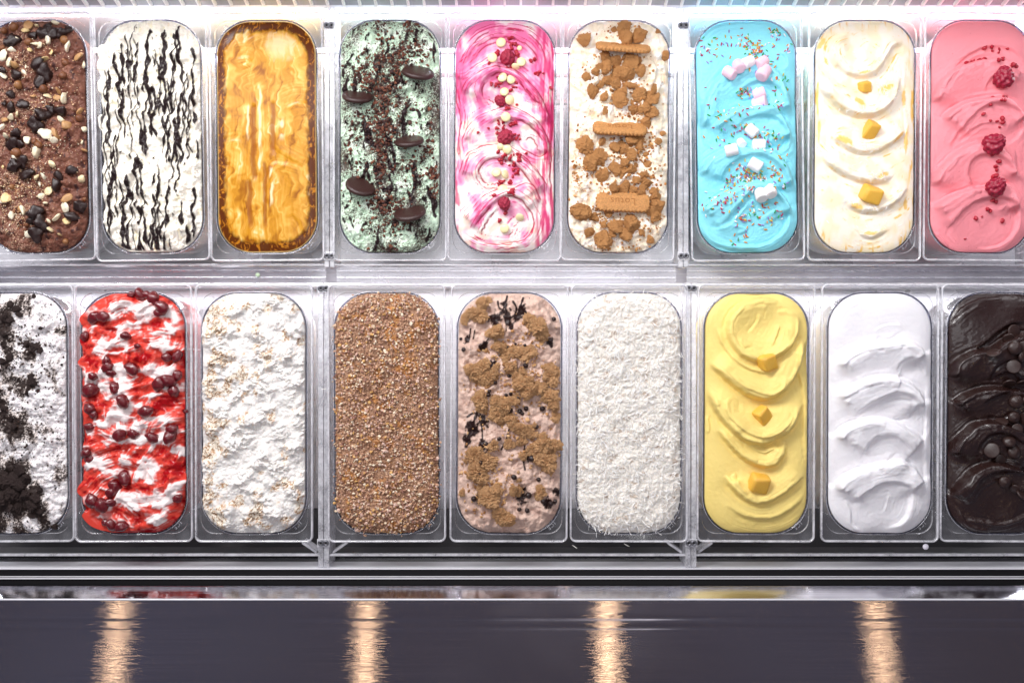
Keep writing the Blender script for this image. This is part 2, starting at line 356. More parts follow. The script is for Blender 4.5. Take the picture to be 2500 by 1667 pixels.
# ------------------------------------------------------------------ acrylic racks
def lathe(prof, n=20):
    V = []; F = []
    for r, z in prof:
        for i in range(n): V.append((r * math.cos(2 * PI * i / n), r * math.sin(2 * PI * i / n), z))
    for k in range(len(prof) - 1):
        for i in range(n):
            j = (i + 1) % n; F.append((k * n + i, k * n + j, (k + 1) * n + j, (k + 1) * n + i))
    F.append(tuple(range((len(prof) - 1) * n, len(prof) * n)))
    return V, F
v, f = lathe([(.0043, -.004), (.0043, .0004), (.0038, .0012), (.0030, .0016), (.0018, .0015), (.0017, .0006)], 22); ME_SCREW = mesh('screw', v, f, M_SCREW, True)
v, f = lathe([(.0017, -.001), (.0017, .0007), (.0001, .0007)], 6); ME_SOCK = mesh('socket', v, f, M_SOCKET)
def rack(x0, x1, row, label):
    z = 0 if row == 0 else ZB
    Yt, Yb_ = (17, 652) if row == 0 else (690, 1386)
    yt, yb_ = py(Yt, z), py(Yb_, z)
    r = tag(empty('pan_rack', ((x0 + x1) / 2, (yt + yb_) / 2, z - .06)), label, 'rack', 'clear acrylic racks under the pans')
    def add(o): o.location = Vector(o.location) - r.location; o.parent = r; return o
    th = .0072
    for a in (x0, x1 - th):
        add(box('side_plate', a, a + th, yb_, yt, z - .060, z - .0035, M_EDGE, b=.0008))
    # back and front rails
    add(box('back_rail', x0 + th, x1 - th, yt - .0055, yt - .0005, z - .030, z - .004, M_EDGE, b=.0006))
    yf = py(646, z) if row == 0 else py(1357, z)
    add(box('front_rail', x0 + th, x1 - th, yf - .0013, yf + .0013, z - .016, z - .006, M_EDGE, b=.0005))
    if row == 0:
        for Y, h in ((661, .02), (678, .03)):
            yy = py(Y, z - .02); add(box('shelf_edge', x0 + th, x1 - th, yy - .0011, yy + .0011, z - .024, z - .018, M_LINE, b=.0004))
        add(box('shelf', x0 + th, x1 - th, py(690, z - .02), py(652, z - .02), z - .0215, z - .0195, M_SHEET))
        add(box('top_ledge', x0 + th, x1 - th, py(30, z), yt - .007, z - .012, z - .009, M_SHEET))
    else:
        add(box('tray_floor', x0 + th, x1 - th, py(1386, z - .05), py(1362, z - .05), z - .052, z - .050, M_BOWL))
        for s, xx in ((1, x0 + th), (-1, x1 - th)):
            a = Vector((xx + s * .004, py(1352, z), z - .012)); b = Vector((xx + s * .024, py(1328, z), z - .012)); d = (b - a).normalized(); nn = Vector((-d.y, d.x, 0)) * .0015
            V = [tuple(a - nn), tuple(a + nn), tuple(b + nn), tuple(b - nn)]
            V = V + [(q[0], q[1], q[2] - .03) for q in V]
            add(link('brace', mesh('brace', V, [(0, 1, 2, 3), (4, 7, 6, 5), (0, 4, 5, 1), (1, 5, 6, 2), (2, 6, 7, 3), (3, 7, 4, 0)], M_EDGE)))
    for xx in (x0 + th / 2 - .0005, x1 - th / 2 + .0005):
        for Y in ((62, 625) if row == 0 else (704, 1325.5)):
            tabz = z - .0035
            add(box('screw_tab', xx - .0052, xx + .0052, py(Y + 10, z), py(Y - 10, z), tabz + .0002, tabz + .0025, M_EDGE, b=.0006))
            s = add(link('screw', ME_SCREW, None, (xx, py(Y, z), tabz + .0027)))
            link('socket', ME_SOCK, s)
Xr = [(-62, 802.6), (804.2, 1668.2), (1669.8, 2535)]
nmx = ['left', 'middle', 'right']
for i, (a, b) in enumerate(Xr):
    rack(px(a, 0), px(b, 0), 0, 'clear acrylic rack under the %s three pans of the back row' % nmx[i])
for i, (a, b) in enumerate([(-120, 788.2), (789.8, 1687.2), (1688.8, 2590)]):
    rack(px(a, ZB), px(b, ZB), 1, 'clear acrylic rack under the %s three pans of the front row' % nmx[i])

# ------------------------------------------------------------------ noise on arrays
def _h(ix, iy, seed):
    n = (ix.astype(np.int64) * 374761393 + iy.astype(np.int64) * 668265263 + seed * 974634777) & 0xffffffff
    n = ((n ^ (n >> 13)) * 1274126177) & 0xffffffff
    n = n ^ (n >> 16)
    return n.astype(np.float64) / 4294967296.0
def perlin(x, y, seed=0):
    x = np.asarray(x, float); y = np.asarray(y, float)
    ix = np.floor(x); iy = np.floor(y); fx = x - ix; fy = y - iy
    u = fx * fx * fx * (fx * (fx * 6 - 15) + 10); w = fy * fy * fy * (fy * (fy * 6 - 15) + 10)
    r = 0
    vals = []
    for dx in (0, 1):
        for dy in (0, 1):
            a = _h(ix + dx, iy + dy, seed) * 2 * PI
            vals.append(np.cos(a) * (fx - dx) + np.sin(a) * (fy - dy))
    a = vals[0] * (1 - w) + vals[1] * w; b = vals[2] * (1 - w) + vals[3] * w
    return (a * (1 - u) + b * u) * 1.5
def fbm(x, y, o=4, seed=0, g=.5):
    s = 0; a = 1; f = 1
    for i in range(o):
        s = s + a * perlin(x * f + 17.3 * i, y * f - 9.1 * i, seed + i); a *= g; f *= 2.03
    return s
def billow(x, y, o=3, seed=0):
    s = 0; a = 1; f = 1
    for i in range(o):
        s = s + a * (np.abs(perlin(x * f, y * f, seed + i)) * 2 - .5); a *= .5; f *= 2.1
    return s
def sm(a, b, x):
    t = np.clip((x - a) / (b - a), 0, 1); return t * t * (3 - 2 * t)
def mixc(c, col, m): return c * (1 - m[..., None]) + np.asarray(col)[None, None, :] * m[..., None]
def catmull(P, n=9):
    P = np.array(P, float); Q = np.vstack([2 * P[0] - P[1], P, 2 * P[-1] - P[-2]]); out = []
    for i in range(1, len(Q) - 2):
        p0, p1, p2, p3 = Q[i - 1:i + 3]
        for k in range(n):
            t = k / n
            out.append(.5 * ((2 * p1) + (-p0 + p2) * t + (2 * p0 - 5 * p1 + 4 * p2 - p3) * t * t + (-p0 + 3 * p1 - 3 * p2 + p3) * t ** 3))
    out.append(P[-1])
    return np.array(out)
# ------------------------------------------------------------------ ice cream surfaces
NU = 141
def rows():
    half = BH / 2 - .3; r = BR; st = half - r
    mid = np.linspace(-st, st, 226)
    th = np.linspace(0, PI / 2 * .995, 56)[1:]
    end = st + r * np.sin(th)
    return np.concatenate([-end[::-1], mid, end])
YR = rows()
def halfw(y):
    a = np.abs(y) - (BH / 2 - .3 - BR)
    return (BW / 2 - .3 - BR) + np.where(a > 0, np.sqrt(np.maximum(BR * BR - a * a, 0)), BR)
HWR = halfw(YR)
U = np.linspace(-1, 1, NU)
GX = HWR[:, None] * U[None, :]; GY = np.repeat(YR[:, None], NU, 1)
def edge_d(x, y):
    qx = np.abs(x) - (BW / 2 - BR); qy = np.abs(y) - (BH / 2 - BR)
    return -(np.hypot(np.maximum(qx, 0), np.maximum(qy, 0)) + np.minimum(np.maximum(qx, qy), 0) - BR)
DE = edge_d(GX, GY)
class Surf:
    def __init__(s, key, dome=7, edge=14, base=-1.5):
        s.t = T[key]; s.key = key; s.x = GX; s.y = GY
        s.H = base + dome * (1 - np.exp(-DE / edge)); s.q = np.zeros_like(GX); s.ws = np.zeros_like(GX) + .05; s.id = 0
        s.col = np.ones(GX.shape + (3,)); s.rough = np.full(GX.shape, .5); s.ov = None; s.mind = np.full(GX.shape, 99.0); s.fine = np.zeros_like(GX)
    def P(s, pts): return [z2l(s.t, a, b) for a, b in pts]
    def near(s, P):
        """signed distance (positive on the right of travel), position along, for the whole grid"""
        X = s.x.ravel(); Y = s.y.ravel(); best = np.full(X.shape, 1e9); sg = np.ones(X.shape); tt = np.zeros(X.shape)
        seg = np.hypot(*(P[1:] - P[:-1]).T); cum = np.concatenate([[0], np.cumsum(seg)]); L = cum[-1]
        pad = 45
        sel = np.where((X > P[:, 0].min() - pad) & (X < P[:, 0].max() + pad) & (Y > P[:, 1].min() - pad) & (Y < P[:, 1].max() + pad))[0]
        Xs, Ys = X[sel], Y[sel]; b = np.full(Xs.shape, 1e9); g = np.ones(Xs.shape); t = np.zeros(Xs.shape)
        for i in range(len(P) - 1):
            ax, ay = P[i]; dx, dy = P[i + 1] - P[i]; l2 = dx * dx + dy * dy + 1e-9
            u = np.clip(((Xs - ax) * dx + (Ys - ay) * dy) / l2, 0, 1)
            ex = Xs - ax - u * dx; ey = Ys - ay - u * dy; d = ex * ex + ey * ey
            m = d < b
            b[m] = d[m]; g[m] = np.where(dx * ey - dy * ex > 0, -1.0, 1.0)[m]; t[m] = ((cum[i] + u * seg[i]) / L)[m]
        best[sel] = np.sqrt(b); sg[sel] = g; tt[sel] = t
        return best.reshape(s.x.shape), sg.reshape(s.x.shape), tt.reshape(s.x.shape), L
    def fold(s, pts, h=6, L=20, hv=2, Lv=7, r=1.2, side=1, win=.22, st=.35, raw=False, w0=None):
        P = catmull(pts if raw else s.P(pts)); d, g, t, LL = s.near(P)
        s.id += 1
        sd = d * g * side
        if h >= 1.5: s.mind = np.minimum(s.mind, np.where((t > .03) & (t < .97), d / max(.35, min(1, h / 5)), 99))
        w0 = win if w0 is None else w0
        w = sm(0, w0, t) * sm(0, win, 1 - t) * (d < 1e8)
        wob = sd + .8 * perlin(t * LL / 9, sd / 25, s.id * 7)
        k = 1 / (1 + np.exp(-np.clip(wob / r, -40, 40)))
        body = np.clip(1 - np.maximum(wob, 0) / (1.9 * L), 0, 1) ** 1.25 if L >= 18 else np.exp(-np.maximum(wob, 0) / L)
        if h >= 6:
            for j, (of, am) in enumerate(((5.5, .16), (12, .13), (20, .10))):
                e = wob - of * (.8 + .35 * perlin(t * LL / 40, t * 0 + s.id + j * 3.3, 66)); gate = sm(-.25, .35, perlin(t * LL / 30 + j * 5, t * 0 + s.id * 2.7, 67))
                s.H = s.H + w * gate * min(h, 12) * am * (.45 if s.key == 'white' else .85) / (1 + np.exp(-np.clip(e / .8, -30, 30))) * np.exp(-np.maximum(e, 0) / 5)
                s.mind = np.minimum(s.mind, np.where((w * gate > .3), np.abs(e) * 1.6, 99))
        s.H = s.H + w * (k * h * body - (1 - k) * hv * np.exp(np.minimum(wob, 0) / Lv))
        if st:
            s.fine = s.fine + w * st * np.exp(-d / 16) * (perlin(sd / 1.9, t * LL / 45, s.id) + .6 * perlin(sd / .9, t * LL / 60, s.id + 50))
        ww = w * np.exp(-d / 13)
        s.q = s.q + ww * (perlin(sd / 3.0, t * LL / 60 + .4 * perlin(s.x / 20, s.y / 20, 3), s.id + 90) + .5 * perlin(sd / 1.2, t * LL / 50, s.id + 91)); s.ws = s.ws + ww
        return sd, t, w
    def dab(s, zx, zy, rx, ry, h, rot=0):
        a, b = z2l(s.t, zx, zy); rx /= s.t.s / .58; ry /= s.t.s / .58
        c, n = math.cos(rot), math.sin(rot); dx = s.x - a; dy = s.y - b
        s.H = s.H + h * np.exp(-(((c * dx + n * dy) / rx) ** 2 + ((-n * dx + c * dy) / ry) ** 2))
    def strokes(s, n, seed, length=(25, 60), h=(2, 5), L=9, ang=None, spread=.6, st=.3, hv=1.0, region=None):
        R = random.Random(seed)
        for i in range(n):
            for _ in range(30):
                x = R.uniform(-66, 66); y = R.uniform(-160, 160)
                if edge_d(np.array(x), np.array(y)) > 2: break
            a = (ang if ang is not None else R.uniform(0, 2 * PI)) + R.uniform(-spread, spread)
            l = R.uniform(*length); cv = R.uniform(-.03, .03); p = []
            for k in range(6):
                p.append((x, y)); x += math.cos(a) * l / 5; y += math.sin(a) * l / 5; a += cv * l / 5 + R.uniform(-.25, .25)
            s.fold(p, R.uniform(*h), L * R.uniform(.6, 1.4), hv * R.uniform(.5, 1.5), 4, .9, R.choice((1, -1)), .3, st, raw=True)
    def streak(s): return s.q / np.sqrt(s.ws ** 2 + .02)
    def drips(s, n, seed, x=(-66, 66), length=(40, 150), width=(.5, 1.9), wig=4.0, slant=(-.12, .12), y=(-165, 165)):
        """poured threads running down the tub -> mask"""
        R = random.Random(seed); m = np.zeros_like(s.x)
        for i in range(n):
            x0 = R.uniform(*x); ln = R.uniform(*length); ya = R.uniform(y[0] + ln * .3, y[1]); sl = R.uniform(*slant)
            xl = x0 + sl * (ya - s.y) + wig * fbm(s.y / 30 + i * 3.1, s.y * 0 + i, 2, seed) + 1.8 * perlin(s.x / 30, s.y / 18, seed + 5)
            ww = R.uniform(*width) * (1 + .95 * perlin(s.y / 13 + i, s.y * 0 + 7.7 * i, seed + 2))
            run = sm(0, 6, ya - s.y) * sm(0, 6, s.y - (ya - ln))
            m = np.maximum(m, sm(.55, -.45, np.abs(s.x - xl) - ww * run) * (run > .02) * (ww > .25))
        return m
    def soften(s, sig=5.0, a=2.5, b=9.0):
        """keep crests crisp, melt the seams between neighbouring folds"""
        def blur(A, sg, ax):
            n = int(sg * 3) + 1; k = np.exp(-(np.arange(-n, n + 1) / sg) ** 2 / 2); k /= k.sum()
            P_ = np.pad(A, [(n, n) if i == ax else (0, 0) for i in (0, 1)], mode='edge'); out = 0
            for i, w_ in enumerate(k): out = out + w_ * (P_[i:i + A.shape[0], :] if ax == 0 else P_[:, i:i + A.shape[1]])
            return out
        B = blur(blur(s.H, sig, 0), sig, 1); m = sm(a, b, s.mind) * sm(3, 12, DE); s.H = s.H * (1 - m) + B * m
        M2 = blur(blur(s.H, 1.2, 0), 1.2, 1); m = sm(.8, 2.5, s.mind) * sm(2, 5, DE) * .8; s.H = s.H * (1 - m) + M2 * m
    def h_at(s, x, y):
        r = int(np.clip(np.searchsorted(YR, y), 0, len(YR) - 1)); u = x / HWR[r]
        if abs(u) > 1.01: return -3.8
        return float(s.H[r, int(np.clip(round((u + 1) / 2 * (NU - 1)), 0, NU - 1))])
    def build(s, label, m, name='ice_cream'):
        t = s.t
        if s.key in ('white', 'mango', 'blue', 'rasp', 'dark', 'lemon', 'pink'):
            s.soften(); s.H += s.fine + .22 * fbm(GX / 5.5, GY / 5.5, 3, 5) * sm(1, 4, DE) - .45 * sm(.66, .78, perlin(GX / 1.9, GY / 1.9, 41)) * sm(.0, .5, perlin(GX / 24, GY / 24, 42))
        else: s.H = s.H + s.fine + ({'caramel': 0, 'nut': .3, 'coco': .3, 'cherry': .5}.get(s.key, 1.0)) * sm(1, 4, DE) * (.9 * fbm(GX / 5, GY / 6, 3, 61) + .5 * billow(GX / 2.6, GY / 2.6, 2, 62))
        H = s.H
        x = s.x.copy(); y = s.y.copy()
        if s.ov is not None:
            k = s.ov * sm(9, 0, DE)
            nx = np.sign(x) * (np.abs(x) > 40)
            x = x + k * nx; H = np.maximum(H, np.where(k > .3, 1.0 + 1.5 * np.clip(k / 4, 0, 1), -9))
        nv = x.shape[0]
        V = np.stack([x, y, H], -1).reshape(-1, 3)
        idx = np.arange(nv * NU).reshape(nv, NU)
        F = np.stack([idx[:-1, :-1], idx[:-1, 1:], idx[1:, 1:], idx[1:, :-1]], -1).reshape(-1, 4)
        ring = np.concatenate([idx[0, :-1], idx[:-1, -1], idx[-1, :0:-1], idx[:0:-1, 0]])
        base = [V]; faces = [F]; prev = ring; cnt = len(V); cols = [np.concatenate([s.col, s.rough[..., None]], -1).reshape(-1, 4)]
        rc = cols[0][ring]
        for inset, z in ((0, -4.5), (1.5, -40), (4.5, -112)):
            rv = np.stack([s.x, s.y, H], -1).reshape(-1, 3)[ring].copy()
            f = (BW / 2 - inset) / (BW / 2); g = (BH / 2 - inset) / (BH / 2)
            rv[:, 0] *= f; rv[:, 1] *= g
            rv[:, 2] = np.minimum(z, rv[:, 2] - .5) if z == -4.5 else z
            ids = np.arange(cnt, cnt + len(ring)); cnt += len(ring)
            faces.append(np.stack([prev, ids, np.roll(ids, -1), np.roll(prev, -1)], -1)); base.append(rv)
            c = rc.copy()
            if z < -5: c[:, :3] = rc[:, :3].mean(0) * .35 + rc[:, :3] * .65
            cols.append(c); prev = ids
        V = np.vstack(base) / 1000; F = np.vstack(faces)
        me = bpy.data.meshes.new(name)
        me.vertices.add(len(V)); me.vertices.foreach_set('co', V.ravel())
        me.loops.add(F.size); me.loops.foreach_set('vertex_index', F.ravel().astype(np.int32))
        me.polygons.add(len(F)); me.polygons.foreach_set('loop_start', np.arange(0, F.size, 4, dtype=np.int32))
        me.polygons.foreach_set('use_smooth', np.ones(len(F), bool))
        me.update(calc_edges=True); me.validate()
        ca = me.color_attributes.new('Col', 'FLOAT_COLOR', 'POINT'); ca.data.foreach_set('color', np.clip(np.vstack(cols), 0, 1).astype(np.float32).ravel())
        me.materials.append(m)
        o = link(name, me, None, t.loc, (0, 0, t.rz))
        tag(o, label, 'ice cream', 'ice creams in the pans')
        t.surf = s
        return o

M_ICE = attr_mat('ice_cream_smooth', .15, spec=.22)
M_ICE_GRAIN = attr_mat('ice_cream_grainy', .15, ((700, .5), (1800, .5)), .0018, .5, spec=.22)
M_ICE_SAUCE = attr_mat('ice_cream_sauced', .08, ((500, .5),), .0006, .25, spec=.28)
M_ICE_DARK = attr_mat('ice_cream_dark', .03, ((900, .5), (2600, .5)), .0010, .35, coat=.3)

# ------------------------------------------------------------------ the eighteen flavours
nse = lambda s, a, b, o=4, sd=0: fbm(s.x / a, s.y / b, o, sd)
# --- plain white: stacked lobes, each rising over the one behind it
s = Surf('white', 9, 12)
s.H += 1.2 * nse(s, 40, 40, 2, 3)
for p in ([(100, 490), (140, 450), (200, 410), (290, 370), (400, 357), (500, 346), (590, 375), (640, 440)],
          [(100, 670), (150, 640), (200, 610), (290, 570), (390, 555), (490, 570), (580, 630), (630, 730)],
          [(100, 930), (130, 875), (170, 845), (260, 810), (350, 803), (450, 825), (550, 880), (625, 935)],
          [(90, 1230), (130, 1165), (200, 1120), (300, 1085), (400, 1060), (480, 1050), (560, 1090), (630, 1190)]):
    s.fold(p, 16, 38, 7, 12, 1.3, 1, .06, .4)
for p, h, L, sd in (([(330, 290), (360, 260), (420, 242), (480, 245), (510, 275)], 1.6, 7, 1), ([(340, 330), (400, 345), (450, 330), (500, 290)], 2.2, 8, 1),
                    ([(470, 540), (462, 490), (500, 450), (560, 445), (620, 490), (645, 560)], 2.4, 8, -1),
                    ([(200, 800), (250, 745), (330, 690), (440, 645), (540, 670), (605, 735), (630, 810)], 4.5, 12, -1),
                    ([(300, 740), (380, 700), (470, 680), (550, 700)], 1.8, 8, -1), ([(440, 805), (520, 790), (560, 760), (590, 735)], 2.4, 8, -1),
                    ([(255, 1050), (255, 1010), (280, 950), (340, 905), (420, 897), (500, 945), (570, 1030)], 4.2, 14, -1),
                    ([(250, 1050), (300, 1080), (350, 1086), (400, 1045), (452, 990)], 2.6, 5, -1),
                    ([(180, 1330), (215, 1285), (270, 1230), (360, 1180), (460, 1175), (535, 1215), (535, 1320), (490, 1410), (380, 1455)], 4.6, 15, -1),
                    ([(150, 1270), (190, 1340), (200, 1420), (260, 1470)], 2.2, 8, 1), ([(385, 1350), (395, 1300), (405, 1240)], 1.6, 4, 1),
                    ([(640, 560), (640, 800), (630, 1000), (645, 1250)], 2.0, 6, -1), ([(110, 240), (170, 150), (260, 105)], 1.6, 8, 1)):
    s.fold(p, h * 1.5, L, 1.8, 6, 1.0, sd, .2, .35)
s.col[:] = CA('#f2f0f3'); s.rough[:] = .42
s.build('smooth white ice cream in big rolling folds, no topping', M_ICE)

# --- mango yellow: lobes hang toward the front edge, body on the back side
s = Surf('mango', 9, 11)
s.H += 1.0 * nse(s, 40, 40, 2, 5)
for p, h, L, hv, w in (([(600, 170), (612, 250), (585, 340), (520, 405), (430, 455), (340, 460), (250, 420), (195, 340), (180, 260), (210, 180), (290, 115), (400, 88), (520, 110)], 7, 20, 3.5, .12),
                       ([(655, 330), (630, 440), (580, 560), (500, 650), (400, 692), (290, 657), (190, 582), (120, 512), (75, 470)], 8.5, 26, 5, .12),
                       ([(640, 700), (570, 850), (480, 915), (390, 950), (290, 930), (200, 862), (120, 762), (70, 620)], 8.5, 26, 5, .14),
                       ([(525, 915), (520, 1000), (470, 1070), (400, 1087), (300, 1052), (200, 962), (120, 850)], 7, 20, 4, .16),
                       ([(655, 1130), (560, 1210), (480, 1262), (400, 1300), (300, 1285), (215, 1215), (175, 1150), (200, 1128)], 6.5, 20, 3.5, .16),
                       ([(655, 1230), (600, 1310), (450, 1390), (290, 1380), (160, 1300)], 3.5, 20, 2, .3)):
    s.fold(p, h * 1.7, L * 1.1, hv * 1.7, 10, 1.1, 1, w, .6)
for p, h, L, sd in (([(480, 530), (390, 532), (290, 500), (200, 430), (140, 330), (125, 240)], 4.5, 10, 1), ([(525, 540), (510, 620), (440, 662), (340, 642), (250, 600), (170, 510)], 3.2, 9, 1),
                    ([(575, 790), (500, 870), (400, 912), (290, 880), (195, 800), (165, 730), (185, 680), (240, 672)], 4.2, 12, 1), ([(490, 955), (400, 1003), (320, 965), (240, 895)], 3.2, 7, 1),
                    ([(245, 690), (240, 740), (205, 745)], 1.5, 5, 1), ([(360, 175), (355, 230), (300, 300)], 2, 5, -1), ([(410, 165), (400, 205), (380, 190)], 1.3, 4, -1),
                    ([(490, 240), (480, 300), (440, 380)], 2.6, 9, 1), ([(600, 190), (540, 165), (470, 165)], 2.6, 8, -1), ([(240, 340), (280, 380), (330, 370)], 1.8, 6, -1),
                    ([(190, 1150), (230, 1130), (250, 1180), (300, 1240)], 2.6, 8, 1), ([(625, 290), (600, 460), (645, 700), (640, 880), (655, 1100)], 3.4, 7, -1),
                    ([(480, 920), (470, 960), (500, 985)], 2.5, 5, 1), ([(70, 900), (85, 860), (75, 780)], 2.5, 6, -1)):
    s.fold(p, h * 1.4, L * 1.1, 1.8, 5, .9, sd, .2, .5)
s.col[:] = CA('#f6dc85'); s.rough[:] = .40
s.build('pale yellow mango ice cream in smooth folds with three mango cubes', M_ICE)

# --- blue
s = Surf('blue', 8, 11)
s.H += 1.0 * nse(s, 40, 40, 2, 8)
for p in ([(100, 720), (115, 620), (150, 500), (220, 405), (300, 340), (400, 318), (500, 345), (590, 430), (655, 620)],
          [(170, 720), (220, 670), (300, 612), (400, 588), (500, 592), (590, 650), (645, 780)],
          [(95, 1000), (125, 930), (190, 878), (300, 840), (420, 845), (520, 853), (610, 935), (665, 1060)],
          [(100, 1210), (180, 1145), (260, 1100), (380, 1050), (480, 1047), (580, 1110), (650, 1220)]):
    s.fold(p, 15, 36, 7, 11, 1.2, 1, .05, .55)
for p, h, L, sd in (([(500, 350), (560, 362), (612, 345), (612, 295), (560, 245)], 3, 8, 1), ([(250, 470), (300, 420), (360, 360), (440, 310)], 2, 7, 1),
                    ([(300, 560), (340, 500), (400, 455), (480, 445), (560, 490), (620, 600)], 4, 12, -1), ([(330, 550), (380, 545), (440, 520)], 2, 6, -1),
                    ([(290, 740), (350, 680), (440, 650), (540, 665), (610, 740), (620, 810), (580, 850), (510, 830), (500, 770), (540, 700)], 4.2, 11, -1),
                    ([(250, 1070), (225, 1010), (270, 940), (370, 890), (480, 895), (580, 970), (650, 1090)], 4.2, 12, -1), ([(240, 1060), (320, 1072), (370, 1010), (330, 950)], 2.2, 6, -1),
                    ([(150, 1310), (230, 1285), (300, 1215), (370, 1125), (450, 1085), (560, 1130), (620, 1230), (600, 1330), (500, 1405), (380, 1420), (200, 1390)], 4.4, 12, -1),
                    ([(160, 1320), (260, 1300), (330, 1220), (400, 1140)], 3, 6, 1), ([(270, 1300), (340, 1300), (380, 1330), (300, 1360)], 2.2, 6, 1), ([(380, 1280), (400, 1200), (390, 1140)], 1.8, 6, 1),
                    ([(430, 1270), (500, 1230), (560, 1195)], 1.8, 5, 1), ([(430, 1320), (520, 1290), (590, 1230)], 1.8, 5, 1), ([(90, 460), (110, 600), (120, 780), (160, 830)], 2.4, 7, -1),
                    ([(100, 190), (180, 115), (330, 82), (480, 88)], 2.2, 7, 1), ([(120, 220), (210, 135), (340, 105)], 1.6, 6, 1), ([(100, 1290), (160, 1390), (300, 1440), (470, 1440)], 2.4, 7, -1)):
    s.fold(p, h * 1.45, L * 1.1, 1.8, 5, .9, sd, .2, .5)
s.col[:] = CA('#8ddfee'); s.rough[:] = .40
s.build('bright sky blue ice cream in swirled folds under sprinkles and marshmallows', M_ICE)

# --- raspberry pink
s = Surf('rasp', 8, 11)
s.H += 1.0 * nse(s, 40, 40, 2, 12)
for p in ([(150, 560), (165, 500), (200, 430), (270, 372), (340, 335), (440, 308), (560, 308), (690, 400)],
          [(200, 670), (240, 620), (300, 582), (380, 556), (470, 540), (590, 545), (700, 660)],
          [(140, 1060), (165, 990), (220, 920), (310, 845), (420, 805), (540, 830), (620, 930), (655, 1010)],
          [(150, 1190), (240, 1130), (340, 1092), (440, 1072), (540, 1045), (620, 1090), (665, 1200)]):
    s.fold(p, 15, 36, 7, 11, 1.2, 1, .05, .55)
for p, h, L, sd in (([(180, 530), (250, 400), (330, 300), (430, 240), (540, 225), (640, 260), (700, 340)], 3.2, 11, -1), ([(230, 430), (320, 350), (420, 290), (520, 280)], 1.8, 6, -1),
                    ([(470, 510), (460, 470), (500, 410), (590, 400), (680, 470)], 2.5, 8, -1),
                    ([(240, 850), (300, 740), (370, 650), (450, 590), (540, 580), (640, 625), (680, 720), (620, 800), (560, 812)], 4, 11, -1), ([(300, 800), (380, 720), (470, 690), (600, 700)], 2, 6, -1),
                    ([(440, 1075), (380, 1052), (345, 985), (370, 912), (440, 880), (540, 900), (640, 1000)], 4, 12, -1), ([(340, 1010), (400, 1080), (480, 1060)], 2, 5, 1),
                    ([(230, 1390), (240, 1310), (340, 1190), (450, 1140), (560, 1140), (645, 1200), (640, 1330), (540, 1420), (380, 1435)], 4.2, 13, -1),
                    ([(615, 1270), (605, 1200), (560, 1172), (535, 1215)], 2.2, 6, -1), ([(170, 1330), (220, 1380), (260, 1430)], 2.8, 6, 1),
                    ([(130, 700), (145, 900), (150, 1100)], 1.8, 6, -1), ([(640, 830), (660, 960), (680, 1020)], 2.2, 6, 1)):
    s.fold(p, h * 1.45, L * 1.1, 1.8, 5, .9, sd, .2, .5)
s.H += .5 * sm(.2, .6, nse(s, 12, 30, 3, 2)) * sm(30, 5, s.x + 66) * perlin(s.x / 1.6, s.y / 1.6, 4)
sp = sm(.62, .75, perlin(s.x / 1.6, s.y / 1.6, 77) * sm(-.1, .5, perlin(s.x / 14, s.y / 14, 5)))
s.col[:] = CA('#f1929b'); s.col = mixc(s.col, CA('#b23a55'), sp * .7); s.rough[:] = .42
s.build('pink raspberry ice cream in swirled folds with three whole raspberries', M_ICE)

# --- dark chocolate
s = Surf('dark', 8, 11)
s.H += 1.2 * nse(s, 40, 40, 2, 18)
for p in ([(80, 560), (110, 480), (160, 435), (230, 400), (320, 385), (400, 335), (507, 300), (600, 330)],
          [(100, 720), (140, 675), (200, 645), (270, 622), (350, 618), (430, 630), (520, 645), (620, 720)],
          [(80, 1020), (110, 940), (160, 880), (230, 825), (330, 818), (430, 850), (520, 895), (620, 980)],
          [(85, 1260), (130, 1190), (190, 1115), (260, 1075), (340, 1058), (430, 1085), (520, 1120), (620, 1200)]):
    s.fold(p, 15, 36, 8, 11, 1.2, 1, .05, .55)
for p, h, L, sd in (([(180, 420), (260, 378), (340, 308), (430, 245), (530, 235)], 4, 12, -1), ([(310, 590), (315, 530), (350, 480), (430, 455), (520, 490)], 3.5, 9, -1),
                    ([(240, 720), (320, 670), (400, 640), (500, 650)], 3, 9, -1), ([(230, 1010), (245, 940), (310, 888), (400, 890), (520, 965)], 4.2, 11, -1), ([(235, 985), (270, 1045), (340, 1056)], 3, 6, -1),
                    ([(170, 1280), (220, 1175), (300, 1118), (420, 1105), (530, 1130)], 4.2, 12, -1), ([(200, 1290), (260, 1200), (350, 1160)], 1.8, 7, -1), ([(85, 1240), (130, 1280), (190, 1300)], 2.5, 7, 1),
                    ([(160, 1395), (260, 1405), (380, 1420), (507, 1375), (600, 1320)], 3.4, 6, 1), ([(130, 1330), (200, 1430), (330, 1465)], 2.2, 6, 1), ([(100, 220), (150, 150), (250, 100), (400, 80)], 2.4, 6, 1), ([(95, 250), (160, 180), (260, 120)], 1.8, 5, 1),
                    ([(330, 560), (390, 525), (450, 540), (480, 580)], 3, 7, -1), ([(290, 800), (380, 810), (440, 760)], 2.5, 6, 1)):
    s.fold(p, h * 1.45, L * 1.1, 1.8, 5, .9, sd, .2, .5)
s.col[:] = CA('#2b1916'); s.rough[:] = .27 + .1 * np.clip(nse(s, 25, 25, 3, 4), -1, 1)
s.build('glossy dark chocolate ice cream in deep folds scattered with chocolate buttons', M_ICE_DARK)

